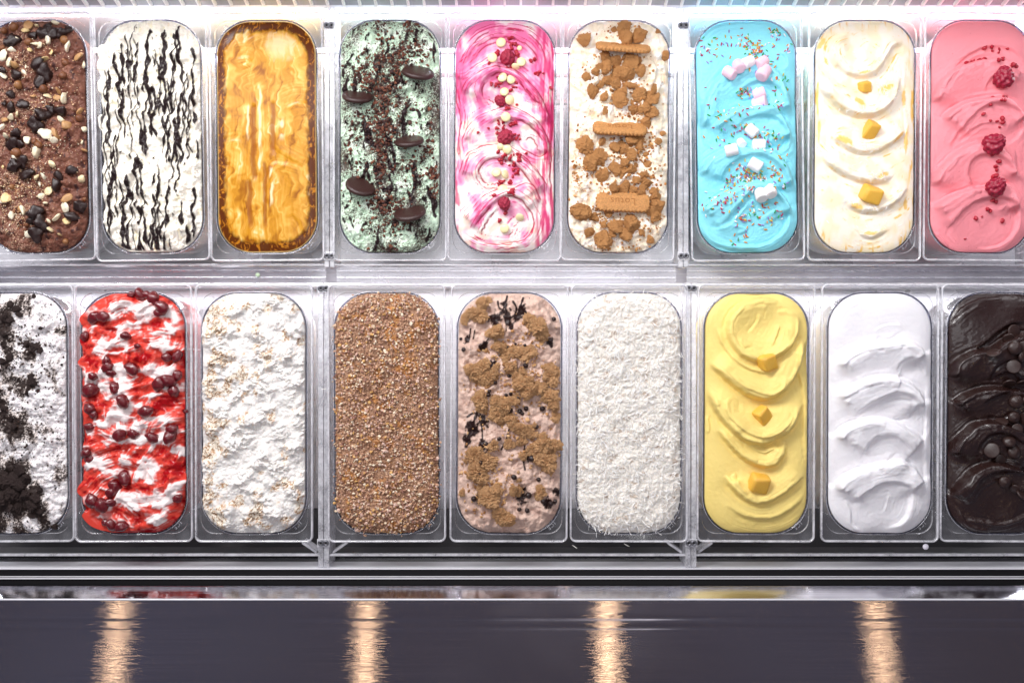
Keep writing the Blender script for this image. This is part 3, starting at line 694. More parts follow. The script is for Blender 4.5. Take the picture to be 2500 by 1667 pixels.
# --- white and yellow (lemon)
s = Surf('lemon', 8, 11)
s.H += 1.0 * nse(s, 40, 40, 2, 22)
for p, h, L, hv, w in (([(650, 215), (570, 232), (525, 300), (470, 380), (390, 412), (300, 395), (225, 340), (192, 260), (220, 195), (310, 150)], 6.5, 20, 3, .12),
                       ([(620, 400), (600, 480), (560, 565), (480, 632), (380, 648), (260, 608), (170, 520), (115, 440)], 8, 26, 4, .14),
                       ([(660, 730), (580, 800), (480, 852), (380, 865), (280, 832), (215, 775), (205, 730)], 6.5, 20, 3, .14),
                       ([(570, 985), (520, 1030), (420, 1042), (290, 1003), (190, 940), (140, 870)], 6.5, 20, 3, .18),
                       ([(665, 1060), (600, 1150), (500, 1205), (400, 1218), (320, 1190), (280, 1130)], 6, 18, 3, .18),
                       ([(560, 1320), (430, 1372), (320, 1310)], 3, 12, 2, .3)):
    s.fold(p, h * 1.6, L * 1.1, hv * 1.7, 10, 1.1, 1, w, .5)
for p, h, L, sd in (([(595, 460), (570, 550), (500, 610)], 2.4, 7, 1), ([(215, 730), (300, 720), (370, 760)], 2.4, 7, -1), ([(640, 740), (560, 830), (470, 870)], 2, 6, -1),
                    ([(560, 980), (565, 1010), (500, 1050)], 2, 6, 1), ([(650, 1080), (560, 1130), (480, 1160)], 2.2, 6, -1), ([(640, 300), (630, 500), (650, 690), (640, 900)], 2.4, 7, -1),
                    ([(215, 300), (260, 370), (360, 390)], 1.8, 6, 1), ([(380, 250), (420, 220), (480, 260)], 1.2, 5, 1), ([(300, 1310), (380, 1350), (500, 1330)], 1.6, 6, 1)):
    s.fold(p, h, L, 1.1, 5, .8, sd, .25, .3)
q = s.streak()
yel = sm(.25, .85, q * 1.1 + .55 * nse(s, 11, 11, 3, 9) - .12)
yel = np.maximum(yel, sm(.15, .6, nse(s, 8, 40, 3, 31)) * sm(16, 2, DE))
for zx, zy, rx, ry, rot in ((270, 790, 60, 22, -.5), (520, 480, 50, 20, .3), (360, 560, 40, 18, -.6), (390, 388, 34, 9, .2), (500, 1000, 50, 14, .4), (345, 1185, 40, 16, -.3), (640, 530, 12, 60, 0), (650, 800, 14, 60, 0), (150, 200, 14, 50, -.6), (600, 770, 60, 10, .8), (430, 1345, 40, 14, 0), (650, 1170, 14, 40, 0)):
    a, b = z2l(s.t, zx, zy); c, n = math.cos(rot), math.sin(rot); dx = s.x - a; dy = s.y - b
    e = ((c * dx + n * dy) / (rx * .245)) ** 2 + ((-n * dx + c * dy) / (ry * .245)) ** 2 + .5 * nse(s, 5, 5, 2, 6)
    yel = np.maximum(yel, sm(1.2, .4, e) * .9); s.H -= .6 * sm(1.2, .2, e)
s.col[:] = CA('#f6ecdb'); s.col = mixc(s.col, CA('#f3e0b0'), sm(-.3, .5, nse(s, 20, 26, 2, 3)) * .55); s.col = mixc(s.col, CA('#efbb3c'), np.clip(yel, 0, 1) * .85); s.rough[:] = .40 - .2 * np.clip(yel, 0, 1)
s.build('white ice cream rippled with yellow sauce, mango cubes and coconut shreds', M_ICE)

# --- pink swirl
s = Surf('pink', 8, 11); LN = []
s.H += 1.0 * nse(s, 40, 40, 2, 27)
for p in ([(90, 400), (140, 385), (200, 345), (270, 300), (330, 285)],
          [(110, 520), (145, 450), (200, 405), (300, 366), (420, 370), (540, 470), (600, 560), (650, 680)],
          [(120, 800), (150, 720), (220, 645), (330, 606), (430, 600), (560, 680), (620, 770), (640, 880)],
          [(100, 1000), (135, 900), (180, 855), (270, 825), (380, 820), (470, 880), (560, 970), (630, 1080)],
          [(120, 1260), (180, 1200), (260, 1120), (340, 1090), (430, 1080), (520, 1060), (600, 1160)]):
    LN.append(s.fold(p, 11, 30, 5, 9, 1.0, 1, .05, .5))
for p, h, L, sd in (([(95, 390), (190, 235), (330, 165), (480, 190), (570, 275), (580, 330), (540, 350)], 3, 11, -1), ([(110, 300), (210, 170), (340, 120), (500, 140), (600, 230), (640, 380)], 2, 9, -1), ([(160, 330), (240, 230), (330, 195), (430, 200), (530, 260)], 1.6, 6, -1),
                    ([(290, 590), (235, 530), (235, 470), (280, 415), (350, 395), (440, 430), (540, 540), (630, 660)], 4, 11, -1), ([(250, 540), (330, 580), (400, 590)], 2, 5, 1), ([(440, 440), (520, 520), (600, 620)], 1.6, 5, 1),
                    ([(230, 730), (300, 680), (380, 660), (500, 690), (590, 770), (630, 860), (570, 890), (480, 850), (440, 790), (470, 730)], 4, 10, -1), ([(480, 790), (540, 780), (590, 870)], 2, 5, -1),
                    ([(320, 1050), (240, 1040), (212, 980), (250, 920), (330, 895), (420, 920), (520, 1020), (600, 1150)], 4, 11, -1), ([(215, 1010), (270, 1060), (340, 1050)], 2, 5, 1),
                    ([(150, 1370), (220, 1260), (300, 1170), (400, 1120), (500, 1170), (550, 1280), (500, 1380), (400, 1410), (240, 1400)], 4.2, 11, -1), ([(220, 1360), (270, 1260), (340, 1190)], 2.2, 5, -1), ([(120, 1340), (220, 1400), (380, 1420), (540, 1390)], 2.4, 6, 1),
                    ([(400, 1380), (440, 1300), (470, 1290)], 1.6, 5, 1), ([(90, 300), (85, 500), (115, 640), (100, 800), (120, 950)], 2.4, 6, -1), ([(640, 400), (650, 700), (640, 1000), (650, 1200)], 2.0, 6, 1), ([(430, 870), (540, 960), (610, 1040)], 1.6, 6, 1)):
    LN.append(s.fold(p, h * 1.4, L * 1.1, 1.6, 5, .9, sd, .2, .5))
q = s.streak(); near_ = sm(.18, .7, s.ws)
low = fbm(s.x / 26, s.y / 30, 3, 15)
s.col[:] = CA('#f7ebe6')
s.col = mixc(s.col, CA('#f7d8c6'), sm(.1, .5, fbm(s.x / 22, s.y / 16, 2, 66)) * .8)
pk = low * .8 + .45 * q * near_ + .55 * sm(-60, 120, s.y) - .12
s.col = mixc(s.col, CA('#f2a9c6'), sm(-.25, .22, pk)); s.col = mixc(s.col, CA('#e56a9d'), sm(.22, .62, pk) * .9)
rt = sm(30, 62, s.x + 9 * fbm(s.x / 9, s.y / 30, 2, 5)) * sm(-.35, .2, fbm(s.x / 5, s.y / 46, 3, 6) + .3 * q)
s.col = mixc(s.col, CA('#d42a6c'), rt * .9)
s.col = mixc(s.col, CA('#c4184f'), sm(.34, .52, q) * near_ * .95)
s.col = mixc(s.col, CA('#970a30'), sm(.62, .78, q) * near_)
for k, (sd_, t_, w_) in enumerate(LN):
    g = 1.6 * perlin(t_ * 9, t_ * 0 + k * 1.7, 21)
    for off, wd, thr in ((-1.5, 1.5, -.35), (4.0, .9, .0), (8.5, .7, .15)):
        ln = w_ * sm(wd, wd * .25, np.abs(sd_ - off - g + 1.2 * perlin(s.x / 9, s.y / 9, 31 + k))) * sm(thr, thr + .35, perlin(t_ * 7 + off, t_ * 0 + k * 3.1, 22) + .2)
        s.col = mixc(s.col, CA('#bd1450' if off > 0 else '#a30c3a'), ln * .9)
lt = sm(-60, -68, s.x + 3 * fbm(s.x / 4, s.y / 20, 2, 8)) * sm(0, .4, fbm(s.x / 6, s.y / 26, 2, 9)); s.col = mixc(s.col, CA('#cc2c68'), lt * .8)
s.rough[:] = .36
s.build('pink and white ice cream marbled with crimson streaks, raspberries and white buttons', M_ICE)

# --- caramel: flat, glossy, marbled
s = Surf('caramel', 4.5, 12, -1)
wx = s.x + 7 * nse(s, 26, 30, 3, 1) + 5 * perlin(s.x / 9, s.y / 11, 9); wy = s.y + 11 * nse(s, 30, 26, 3, 2) + 4 * perlin(s.x / 10, s.y / 8, 12)
n1 = fbm(wx / 17, wy / 58, 2, 41); n2 = fbm((wx + 9 * n1) / 8, (wy + 12 * n1) / 34, 2, 47)
for p, h, L, sd in (([(200, 230), (270, 160), (380, 128), (500, 140), (570, 200), (605, 300)], 2.2, 10, 1), ([(300, 450), (310, 600), (318, 800), (330, 900)], 1.8, 5, 1), ([(430, 640), (420, 760), (430, 840), (520, 900), (620, 950)], 2.0, 7, -1),
                    ([(395, 1080), (385, 1000), (405, 930), (480, 930), (600, 960)], 2.2, 10, 1), ([(395, 940), (380, 1080), (370, 1200)], 2.2, 7, -1), ([(250, 600), (240, 760), (220, 900)], 1.5, 6, 1), ([(170, 300), (250, 290), (270, 330), (200, 360)], 1.6, 6, 1), ([(470, 590), (540, 560), (620, 560)], 1.4, 7, 1),
                    ([(490, 1250), (530, 1240), (570, 1290), (590, 1370)], 1.6, 6, -1), ([(230, 1130), (250, 1250), (260, 1380)], 1.6, 6, -1), ([(320, 1210), (330, 1300), (340, 1400)], 1.6, 6, 1), ([(100, 800), (200, 790), (210, 900), (180, 1080)], 1.3, 5, 1)):
    s.fold(p, h, L, .6, 6, 1.4, sd, .25, .15)
q = s.streak() * .4 + n2 * .6 + n1 * .5
s.col[:] = CA('#c88a22')
s.col = mixc(s.col, CA('#e2b355'), sm(-.25, .6, q)); s.col = mixc(s.col, CA('#f0d9a4'), sm(.35, 1.0, q))
s.col = mixc(s.col, CA('#8f5009'), sm(.1, .9, -q))
for zx, za, zb, w in ((283, 560, 1050, 4.5), (400, 540, 890, 4.2), (352, 900, 1330, 3.2), (262, 1010, 1330, 4.5)):
    a, b1 = z2l(s.t, zx, za); _, b2 = z2l(s.t, zx, zb)
    m = sm(w * 1.3, w * .35, np.abs(s.x - a + 2.5 * perlin(s.y / 22, s.y * 0 + zx, 3))) * sm(0, 8, b1 - s.y) * sm(0, 14, s.y - b2)
    s.col = mixc(s.col, CA('#8a4506'), m * .75); s.H -= 1.2 * m
for zx, za, zb, w in ((322, 440, 1000, 2.4), (455, 640, 800, 4), (392, 940, 1200, 2.4), (250, 560, 800, 1.8)):
    a, b1 = z2l(s.t, zx, za); _, b2 = z2l(s.t, zx, zb)
    m = sm(w * 1.3, w * .3, np.abs(s.x - a + 2.5 * perlin(s.y / 16, s.y * 0 + zx, 5))) * sm(0, 8, b1 - s.y) * sm(0, 14, s.y - b2) * sm(-.5, .1, perlin(s.x / 6, s.y / 14, 8))
    s.col = mixc(s.col, CA('#f8e6b4'), m * .85); s.H += .5 * m
a, b = z2l(s.t, 450, 230); m = sm(1, .2, ((s.x - a) / 26) ** 2 + ((s.y - b) / 24) ** 2 + .7 * n2)
s.col = mixc(s.col, CA('#f7e3b4'), m * .6)
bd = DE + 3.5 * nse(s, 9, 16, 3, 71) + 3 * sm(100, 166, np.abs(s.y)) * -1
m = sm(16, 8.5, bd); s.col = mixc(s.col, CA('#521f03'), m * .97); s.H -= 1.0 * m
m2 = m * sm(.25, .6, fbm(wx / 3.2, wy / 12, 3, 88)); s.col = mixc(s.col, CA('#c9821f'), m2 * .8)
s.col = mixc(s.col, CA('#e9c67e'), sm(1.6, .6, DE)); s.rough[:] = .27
s.build('amber caramel ice cream, flat and glossy, with a dark caramel border', M_ICE_SAUCE)

# --- stracciatella
s = Surf('strac', 9, 9)
s.H += 5.0 * nse(s, 24, 22, 3, 33) + 2.4 * nse(s, 6, 28, 3, 34) + 1.2 * billow(s.x / 5, s.y / 8, 3, 35)
for p in ([(60, 440), (130, 420), (200, 470), (260, 440)], [(70, 640), (150, 600), (240, 610), (340, 620), (420, 660)], [(230, 620), (290, 600), (360, 640), (450, 640), (560, 620)], [(90, 850), (160, 820), (240, 870), (330, 900)], [(100, 1020), (200, 990), (300, 960), (420, 1000), (520, 1030), (640, 1010)], [(120, 1190), (240, 1160), (360, 1190), (470, 1180), (600, 1160)], [(150, 1310), (300, 1270), (450, 1320), (600, 1300)], [(120, 170), (240, 150), (380, 155), (520, 200)]):
    s.fold(p, 5.5, 16, 2.5, 7, 1.0, 1, .2, .2)
s.strokes(26, 5, (20, 45), (1.5, 3.5), 6, -PI / 2, .35, .25)
d = s.drips(74, 21, (-68, 68), (35, 130), (.8, 2.5), 4.5)
d = np.maximum(d, s.drips(40, 22, (-68, 68), (12, 40), (1.0, 3.2), 3))
d = np.maximum(d, sm(.60, .70, nse(s, 5, 9, 3, 55)) * sm(.1, .4, nse(s, 22, 22, 2, 3)))
d = d * sm(1.5, 3.5, DE)
sp = sm(.70, .78, perlin(s.x / 1.7, s.y / 1.9, 78)) * sm(0, .5, perlin(s.x / 17, s.y / 17, 6))
s.col[:] = CA('#f3ede0'); s.col = mixc(s.col, CA('#f2e6b8'), sm(.35, .8, nse(s, 9, 14, 3, 61)) * .55)
s.col = mixc(s.col, CA('#261a1b'), np.maximum(d, sp)); s.H += 1.5 * d; s.rough[:] = .42 - .27 * d
s.ov = np.where(s.x < 0, 5.0 * sm(.0, .5, perlin(s.y / 24, s.y * 0 + 3.3, 9)) * sm(-20, 30, s.y), 0)
s.build('white stracciatella ice cream streaked lengthwise with dark chocolate threads', M_ICE)

# --- mint
s = Surf('mint', 9, 9)
s.H += 4.5 * nse(s, 24, 24, 3, 43) + 2.2 * nse(s, 8, 16, 3, 44) + 1.3 * billow(s.x / 5, s.y / 6, 3, 45)
s.strokes(46, 8, (18, 50), (2, 4.5), 7, -PI / 2, .9, .35)
s.fold([(420, 380), (390, 440), (430, 490), (500, 480), (560, 470)], 4, 8, 2, 6, 1, -1, .2, .3)
s.fold([(240, 1330), (230, 1230), (290, 1170), (370, 1230), (400, 1350)], 4, 8, 2, 6, 1, 1, .2, .3)
d = s.drips(44, 31, (-60, 60), (16, 60), (1.2, 3.4), 6, (-.35, .35))
d = np.maximum(d, sm(.30, .42, nse(s, 7, 12, 3, 65) + .25 * np.exp(-((s.x - 4) / 20) ** 2)) * sm(-.2, .25, nse(s, 26, 30, 2, 7)))
pw = nse(s, 26, 40, 3, 51) + .25 * np.exp(-((s.x - 4) / 26) ** 2) + .12
dust = sm(.28, .42, perlin(s.x / 1.25, s.y / 1.25, 81) * .8 + .35 * perlin(s.x / 2.6, s.y / 2.6, 82) + .7 * pw + .10)
s.col[:] = CA('#cbe2ca'); s.col = mixc(s.col, CA('#e0ecdc'), sm(0, .6, nse(s, 20, 20, 2, 4)))
s.col = mixc(s.col, CA('#42261f'), dust * .9); s.col = mixc(s.col, CA('#251618'), d * sm(1, 3, DE)); s.H += 1.0 * d + .5 * dust; s.rough[:] = .5 - .25 * d
s.build('pale green mint ice cream with chocolate biscuits, brownie crumbs and chocolate drips', M_ICE)

# --- biscuit
s = Surf('biscuit', 9, 10)
s.H += 4.0 * nse(s, 26, 26, 3, 53) + 2.0 * nse(s, 10, 13, 3, 54)
s.strokes(44, 14, (20, 50), (2, 5.5), 8, None, 3, .5)
for p in ([(90, 340), (170, 350), (240, 290), (260, 250)], [(480, 440), (500, 330), (560, 310), (600, 370), (570, 470), (540, 500)], [(210, 1210), (220, 1140), (300, 1090), (360, 1100)], [(100, 1060), (180, 1050), (230, 1090)]):
    s.fold(p, 6, 10, 2, 6, .9, 1, .2, .6)
s.col[:] = CA('#f3e4cc'); s.col = mixc(s.col, CA('#f6eee4'), sm(-.1, .6, nse(s, 16, 16, 3, 7))); s.col = mixc(s.col, CA('#d9a765'), sm(.45, .9, nse(s, 10, 12, 3, 17)) * .5)
sp = sm(.60, .72, perlin(s.x / 1.5, s.y / 1.5, 83)) * sm(-.1, .5, perlin(s.x / 18, s.y / 18, 16)); s.col = mixc(s.col, CA('#a9682d'), sp * .85)
s.rough[:] = .45
s.build('cream coloured biscuit ice cream with three whole biscuits and many broken pieces', M_ICE)

# --- chocolate hazelnut
s = Surf('choc', 9, 10)
s.H += 4.0 * nse(s, 24, 24, 3, 63) + 2.2 * nse(s, 9, 11, 3, 64) + .8 * billow(s.x / 3, s.y / 3, 3, 66)
s.strokes(36, 17, (20, 55), (2, 5), 9, -PI / 2, 1.2, .6)
for p in ([(330, 470), (360, 400), (400, 340), (450, 380), (490, 480)], [(340, 860), (370, 770), (450, 690), (480, 700), (460, 800), (380, 860)], [(340, 940), (400, 990), (460, 1050)], [(310, 1300), (400, 1330), (480, 1260)], [(240, 250), (300, 240), (380, 270)]):
    s.fold(p, 6, 10, 2, 6, .8, 1, .2, .8)
s.col[:] = CA('#6a4134'); s.col = mixc(s.col, CA('#7f5444'), sm(-.2, .6, nse(s, 22, 22, 2, 2))); s.col = mixc(s.col, CA('#3a2020'), sm(.40, .62, nse(s, 9, 12, 3, 19)) * .9)
left = sm(30, -20, s.x) * sm(-.35, .35, nse(s, 22, 24, 3, 91))
dust = sm(.30, .5, perlin(s.x / 1.3, s.y / 1.3, 84) + .45 * perlin(s.x / 2.7, s.y / 2.7, 85) - .35 + .45 * left)
s.col = mixc(s.col, CA('#c9a88c'), dust * .8); s.H += .5 * dust; s.rough[:] = .42
s.build('milk chocolate ice cream covered with hazelnuts and dark chocolate clusters', M_ICE)

# --- cookies and cream
s = Surf('cookie', 8, 9)
s.H += 4.0 * nse(s, 26, 26, 3, 73) + 2.0 * nse(s, 10, 12, 3, 74) + .8 * billow(s.x / 4, s.y / 4, 3, 76)
s.strokes(30, 19, (20, 55), (2, 5), 9, -PI / 4, 1.4, .6)
for p in ([(170, 240), (200, 330), (240, 400), (220, 470), (190, 470)], [(190, 560), (230, 590), (300, 600), (375, 560)], [(120, 640), (200, 635), (270, 645), (370, 600)], [(20, 1180), (80, 1110), (140, 1040)], [(240, 700), (280, 820), (310, 940), (330, 1020)], [(100, 1300), (160, 1200), (210, 1190), (240, 1290)]):
    s.fold(p, 5.5, 9, 2.2, 6, .8, 1, .2, .5)
m = nse(s, 24, 34, 4, 101) * 1.25 + sm(64, -20, s.x + .15 * s.y) * .75 - .24
for zx, zy, r, k in ((60, 1230, 30, 1.3), (60, 900, 22, .4), (190, 590, 14, .9), (40, 200, 22, .7), (180, 380, 22, .6), (200, 1300, 16, .6), (280, 1110, 26, -.6), (270, 380, 24, -.8), (310, 760, 24, -.7), (20, 90, 20, -.6)):
    a, b = z2l(s.t, zx, zy); m = m + k * np.exp(-((s.x - a) ** 2 + (s.y - b) ** 2) / r ** 2)
dust = sm(.18, .36, m * .62 + .42 * perlin(s.x / 1.4, s.y / 1.4, 86) + .3 * perlin(s.x / 3.1, s.y / 3.1, 87))
sp = sm(.55, .66, perlin(s.x / 1.9, s.y / 1.9, 88)); dust = np.maximum(dust, sp * .9)
s.col[:] = CA('#efeaea'); s.col = mixc(s.col, CA('#c9b6a8'), sm(.0, .5, m) * .6); s.col = mixc(s.col, CA('#261612'), dust * .97)
s.H += dust * (.5 + .9 * np.clip(billow(s.x / 3, s.y / 3, 2, 5), 0, 1)); s.rough[:] = .55
s.build('white ice cream half buried under crushed dark chocolate cookies', M_ICE_GRAIN)

# --- cherry ripple
s = Surf('cherry', 10, 8)
s.H += 5.0 * nse(s, 26, 22, 2, 83) + 1.8 * nse(s, 13, 10, 2, 84)
s.strokes(44, 23, (20, 55), (2.5, 6), 8, .5, 1.0, .5)
for p in ([(250, 420), (330, 390), (430, 360), (560, 370), (650, 390)], [(260, 520), (300, 600), (360, 610), (480, 560)], [(200, 760), (320, 770), (430, 790)], [(330, 840), (450, 820), (580, 800)], [(260, 120), (330, 90), (440, 130), (480, 160)], [(270, 1010), (400, 1050), (440, 1100), (430, 1200)], [(510, 1200), (540, 1240), (580, 1200), (590, 1110)], [(330, 1300), (450, 1310), (600, 1280)], [(380, 1430), (480, 1400), (600, 1330)]):
    s.fold(p, 6, 11, 2.5, 6, .9, 1, .2, .5)
wx = s.x + 7 * nse(s, 18, 18, 3, 1) ; wy = s.y + 7 * nse(s, 18, 18, 3, 2)
q = fbm(wx / 34, wy / 22, 3, 111, .42) + s.streak() * .55
q = q - .045 * np.clip(s.H - 8, -6, 6); red = sm(-.24, .30, q + .16); deep = sm(.35, .7, q + .25 * nse(s, 9, 9, 2, 3))
s.col[:] = CA('#f3e6e3'); s.col = mixc(s.col, CA('#eab0ac'), sm(-.42, -.02, q) * .75); s.col = mixc(s.col, CA('#d63623'), red * .95); s.col = mixc(s.col, CA('#a80f16'), deep)
s.H -= 1.6 * red; s.fine *= 1 - .8 * red; s.rough[:] = .42 - .28 * red
s.ov = np.where(s.x < 0, 8 * sm(.05, .6, perlin(s.y / 30 + .4, s.y * 0 + 1.3, 12)) * (sm(10, 60, s.y) + sm(-60, -90, s.y)), 3 * sm(.1, .6, perlin(s.y / 26, s.y * 0 + 5, 13)))
s.build('white ice cream rippled with glossy red cherry sauce and whole dark cherries', M_ICE_SAUCE)

# --- toasted white
s = Surf('mering', 9, 8)
wx = s.x + 4 * nse(s, 12, 12, 3, 5); wy = s.y + 4 * nse(s, 12, 12, 3, 15); rg = sm(-.3, .5, nse(s, 30, 30, 2, 25))
s.H += 3.5 * nse(s, 30, 30, 2, 93) + 3.4 * (1 - billow(wx / 15, wy / 12, 3, 94)) * rg + (.5 + rg) * 1.5 * (1 - billow(wx / 5, wy / 4.4, 3, 96)) + .35 * perlin(s.x / 1.3, s.y / 1.3, 6)
s.strokes(20, 29, (14, 36), (1.5, 4), 6, .6, 1.6, .3)
a, b = z2l(s.t, 345, 820); s.H += 3 * np.exp(-(((s.x - a) / 12) ** 2 + ((s.y - b) / 8) ** 2) ** 2); a, b = z2l(s.t, 278, 780); s.H += 3.5 * np.exp(-(((s.x - a) / 6) ** 2 + ((s.y - b) / 7) ** 2) ** 2)
m = nse(s, 18, 22, 3, 121) - .12 + .55 * np.exp(-((s.x + 52) / 14) ** 2)
for zx, zy, r, k in ((230, 220, 14, .5), (470, 420, 16, .6), (250, 560, 24, .5), (350, 1290, 26, .5), (440, 1390, 22, .35), (130, 980, 14, .6), (560, 650, 20, -.5), (400, 960, 34, -.7), (600, 500, 24, -.5), (300, 1150, 26, -.6)):
    a, b = z2l(s.t, zx, zy); m = m + k * np.exp(-((s.x - a) ** 2 + (s.y - b) ** 2) / r ** 2)
rid = 1 - np.abs(fbm(s.x / 7, s.y / 6, 3, 122)) * 2.2
tst = sm(.02, .5, m) * sm(.45, .85, rid + .35 * perlin(s.x / 1.6, s.y / 1.6, 7)) + .9 * sm(.55, .68, perlin(s.x / 1.7, s.y / 1.7, 89)) * sm(.0, .5, m)
tst = np.clip(tst, 0, 1)
s.col[:] = CA('#f2eee9'); s.col = mixc(s.col, CA('#f0dfbf'), sm(.15, .7, m) * .5); s.col = mixc(s.col, CA('#c58a44'), tst * .85); s.col = mixc(s.col, CA('#5e3315'), sm(.75, 1, tst) * sm(.2, .8, m) * .8)
s.rough[:] = .5
s.build('white ice cream with rough curds scorched brown in patches', M_ICE_GRAIN)

# --- nut crumb, coconut: crumbs come later
s = Surf('nut', 11, 9); s.H += 2.5 * nse(s, 30, 30, 3, 103) + 1.2 * billow(s.x / 6, s.y / 6, 3, 104)
s.col[:] = CA('#b48c70'); s.col = mixc(s.col, CA('#c98a4a'), sm(.2, .7, nse(s, 20, 25, 3, 3) + .6 * np.exp(-(((s.x - 30) / 25) ** 2 + ((s.y - 95) / 45) ** 2))) * .8)
s.col = mixc(s.col, CA('#5b3826'), sm(-.1, .3, perlin(s.x / 1.8, s.y / 1.8, 5)) * .7); s.rough[:] = .5
s.build('caramel ice cream buried under a thick layer of chopped nut crumbs', M_ICE_GRAIN)
s = Surf('coco', 11, 9); s.H += 2.5 * nse(s, 30, 30, 3, 113) + 1.4 * billow(s.x / 7, s.y / 7, 3, 114)
s.col[:] = CA('#f1ece3'); s.col = mixc(s.col, CA('#b89a7e'), sm(.3, .8, nse(s, 14, 10, 3, 7)) * .6); s.rough[:] = .6
s.build('white ice cream buried under shredded coconut', M_ICE_GRAIN)

# --- cookie dough
s = Surf('dough', 9, 9)
s.H += 4.0 * nse(s, 26, 26, 3, 123) + 1.8 * nse(s, 11, 13, 3, 124)
s.strokes(46, 37, (20, 55), (2, 5.5), 9, None, 3, .6)
for p in ([(330, 330), (360, 270), (420, 240), (470, 280), (470, 340)], [(80, 430), (120, 560), (130, 660)], [(320, 1270), (380, 1330), (420, 1400)], [(160, 1400), (220, 1370), (280, 1400)], [(480, 130), (530, 110), (590, 180), (610, 260)]):
    s.fold(p, 6, 11, 2, 6, .8, 1, .2, .5)
d = np.zeros_like(s.x); blob = np.full_like(s.x, -9.0)
for zx, zy, r in ((345, 200, 9), (270, 215, 8), (330, 130, 5), (430, 160, 6), (410, 200, 5), (205, 370, 6), (110, 330, 4), (140, 860, 9), (205, 820, 6), (110, 930, 6), (210, 960, 7), (430, 1250, 9), (180, 1260, 6), (590, 1300, 7), (640, 1230, 5), (480, 1040, 5), (270, 480, 6), (600, 350, 5), (360, 245, 6)):
    a, b = z2l(s.t, zx, zy); blob = np.maximum(blob, 1 - np.hypot(s.x - a, (s.y - b) * .8) / r)
d = sm(-.25, .15, blob + .75 * fbm(s.x / 6, s.y / 8, 3, 44) - .05)
for pts, w_ in (([(345, 80), (335, 140), (350, 200)], 1.6), ([(380, 110), (400, 150), (390, 210), (440, 200)], 1.5), ([(440, 90), (425, 150), (460, 190)], 1.7), ([(290, 110), (300, 150), (340, 170)], 1.4), ([(130, 270), (120, 330), (95, 360)], 1.2), ([(155, 280), (145, 330)], 1.0), ([(180, 400), (235, 330)], 1.0), ([(190, 360), (220, 400)], 1.0),
                ([(170, 760), (145, 830), (125, 900), (100, 965)], 2.0), ([(110, 790), (160, 770), (230, 850)], 1.5), ([(185, 770), (195, 850), (200, 920)], 1.3), ([(360, 850), (340, 920), (310, 985)], 1.2), ([(450, 960), (440, 1030), (450, 1100)], 1.3)):
    dd, g_, t_, L_ = s.near(catmull(s.P(pts))); d = np.maximum(d, sm(.4, -.4, dd - w_ * (1 + .5 * perlin(t_ * L_ / 5, t_ * 0 + pts[0][0], 4))))
sp = sm(.66, .76, perlin(s.x / 1.9, s.y / 1.9, 90)) * sm(-.2, .4, perlin(s.x / 20, s.y / 20, 16))
s.col[:] = CA('#d6b8a8'); s.col = mixc(s.col, CA('#c2a091'), sm(0, .6, nse(s, 18, 18, 3, 3)) * .7); s.col = mixc(s.col, CA('#2a1917'), np.maximum(d, sp)); s.H += .9 * d; s.rough[:] = .42 - .22 * d
s.build('light brown chocolate ice cream with golden cookie dough lumps and dark sauce', M_ICE)

# ------------------------------------------------------------------ toppings: shapes
def arrays(bm):
    bm.verts.ensure_lookup_table()
    for i, v in enumerate(bm.verts): v.index = i
    V = np.array([v.co[:] for v in bm.verts]); F = [[v.index for v in f.verts] for f in bm.faces]
    bm.free(); return V, F
def ico(sub):
    bm = bmesh.new(); bmesh.ops.create_icosphere(bm, subdivisions=sub, radius=1); return arrays(bm)
ICO = {k: ico(k) for k in (1, 2, 3, 4, 5)}
def lump(name, seed, sub, m, layers, squash=(1, 1, 1), smooth=True, lobes=0):
    """a rough nugget of unit radius"""
    V, F = ICO[sub]; out = []
    off = Vector((seed * 3.7, seed * 1.3, -seed * 2.1)); R = random.Random(seed * 13 + 5)
    bl = [(Vector((R.uniform(-1, 1), R.uniform(-1, 1), R.uniform(-.6, 1))).normalized(), R.uniform(.25, .6)) for _ in range(lobes)]
    for v in V:
        p = Vector(v); r = 1.0
        for fr, am in layers: r += am * mnoise.noise(p * fr + off * (1 + fr * .1))
        for c, k in bl: r += k * max(0, 1 - ((p - c).length / .62) ** 2) ** 1.0
        out.append((p.x * r * squash[0], p.y * r * squash[1], p.z * r * squash[2]))
    return mesh(name, out, F, m, smooth)
def facet(name, seed, m, cuts=7, squash=(1, 1, .8), bev=.06):
    """a broken, flat-sided chunk: sphere planed by random cuts"""
    bm = bmesh.new(); bmesh.ops.create_icosphere(bm, subdivisions=2, radius=1.15); R = random.Random(seed)
    for _ in range(cuts):
        d = Vector((R.gauss(0, 1), R.gauss(0, 1), R.gauss(0, 1))).normalized()
        g = bmesh.ops.bisect_plane(bm, geom=bm.verts[:] + bm.edges[:] + bm.faces[:], plane_co=d * R.uniform(.5, .8), plane_no=d, clear_outer=True)
        ed = [e for e in g['geom_cut'] if isinstance(e, bmesh.types.BMEdge)]
        if ed:
            try: bmesh.ops.contextual_create(bm, geom=ed)
            except Exception: pass
    V, F = arrays(bm)
    out = [tuple(Vector((v[0] * squash[0], v[1] * squash[1], v[2] * squash[2])) * (1 + .06 * mnoise.noise(Vector(v) * 3 + Vector((seed, 0, 0))))) for v in V]
    return mesh(name, out, F, m, False)
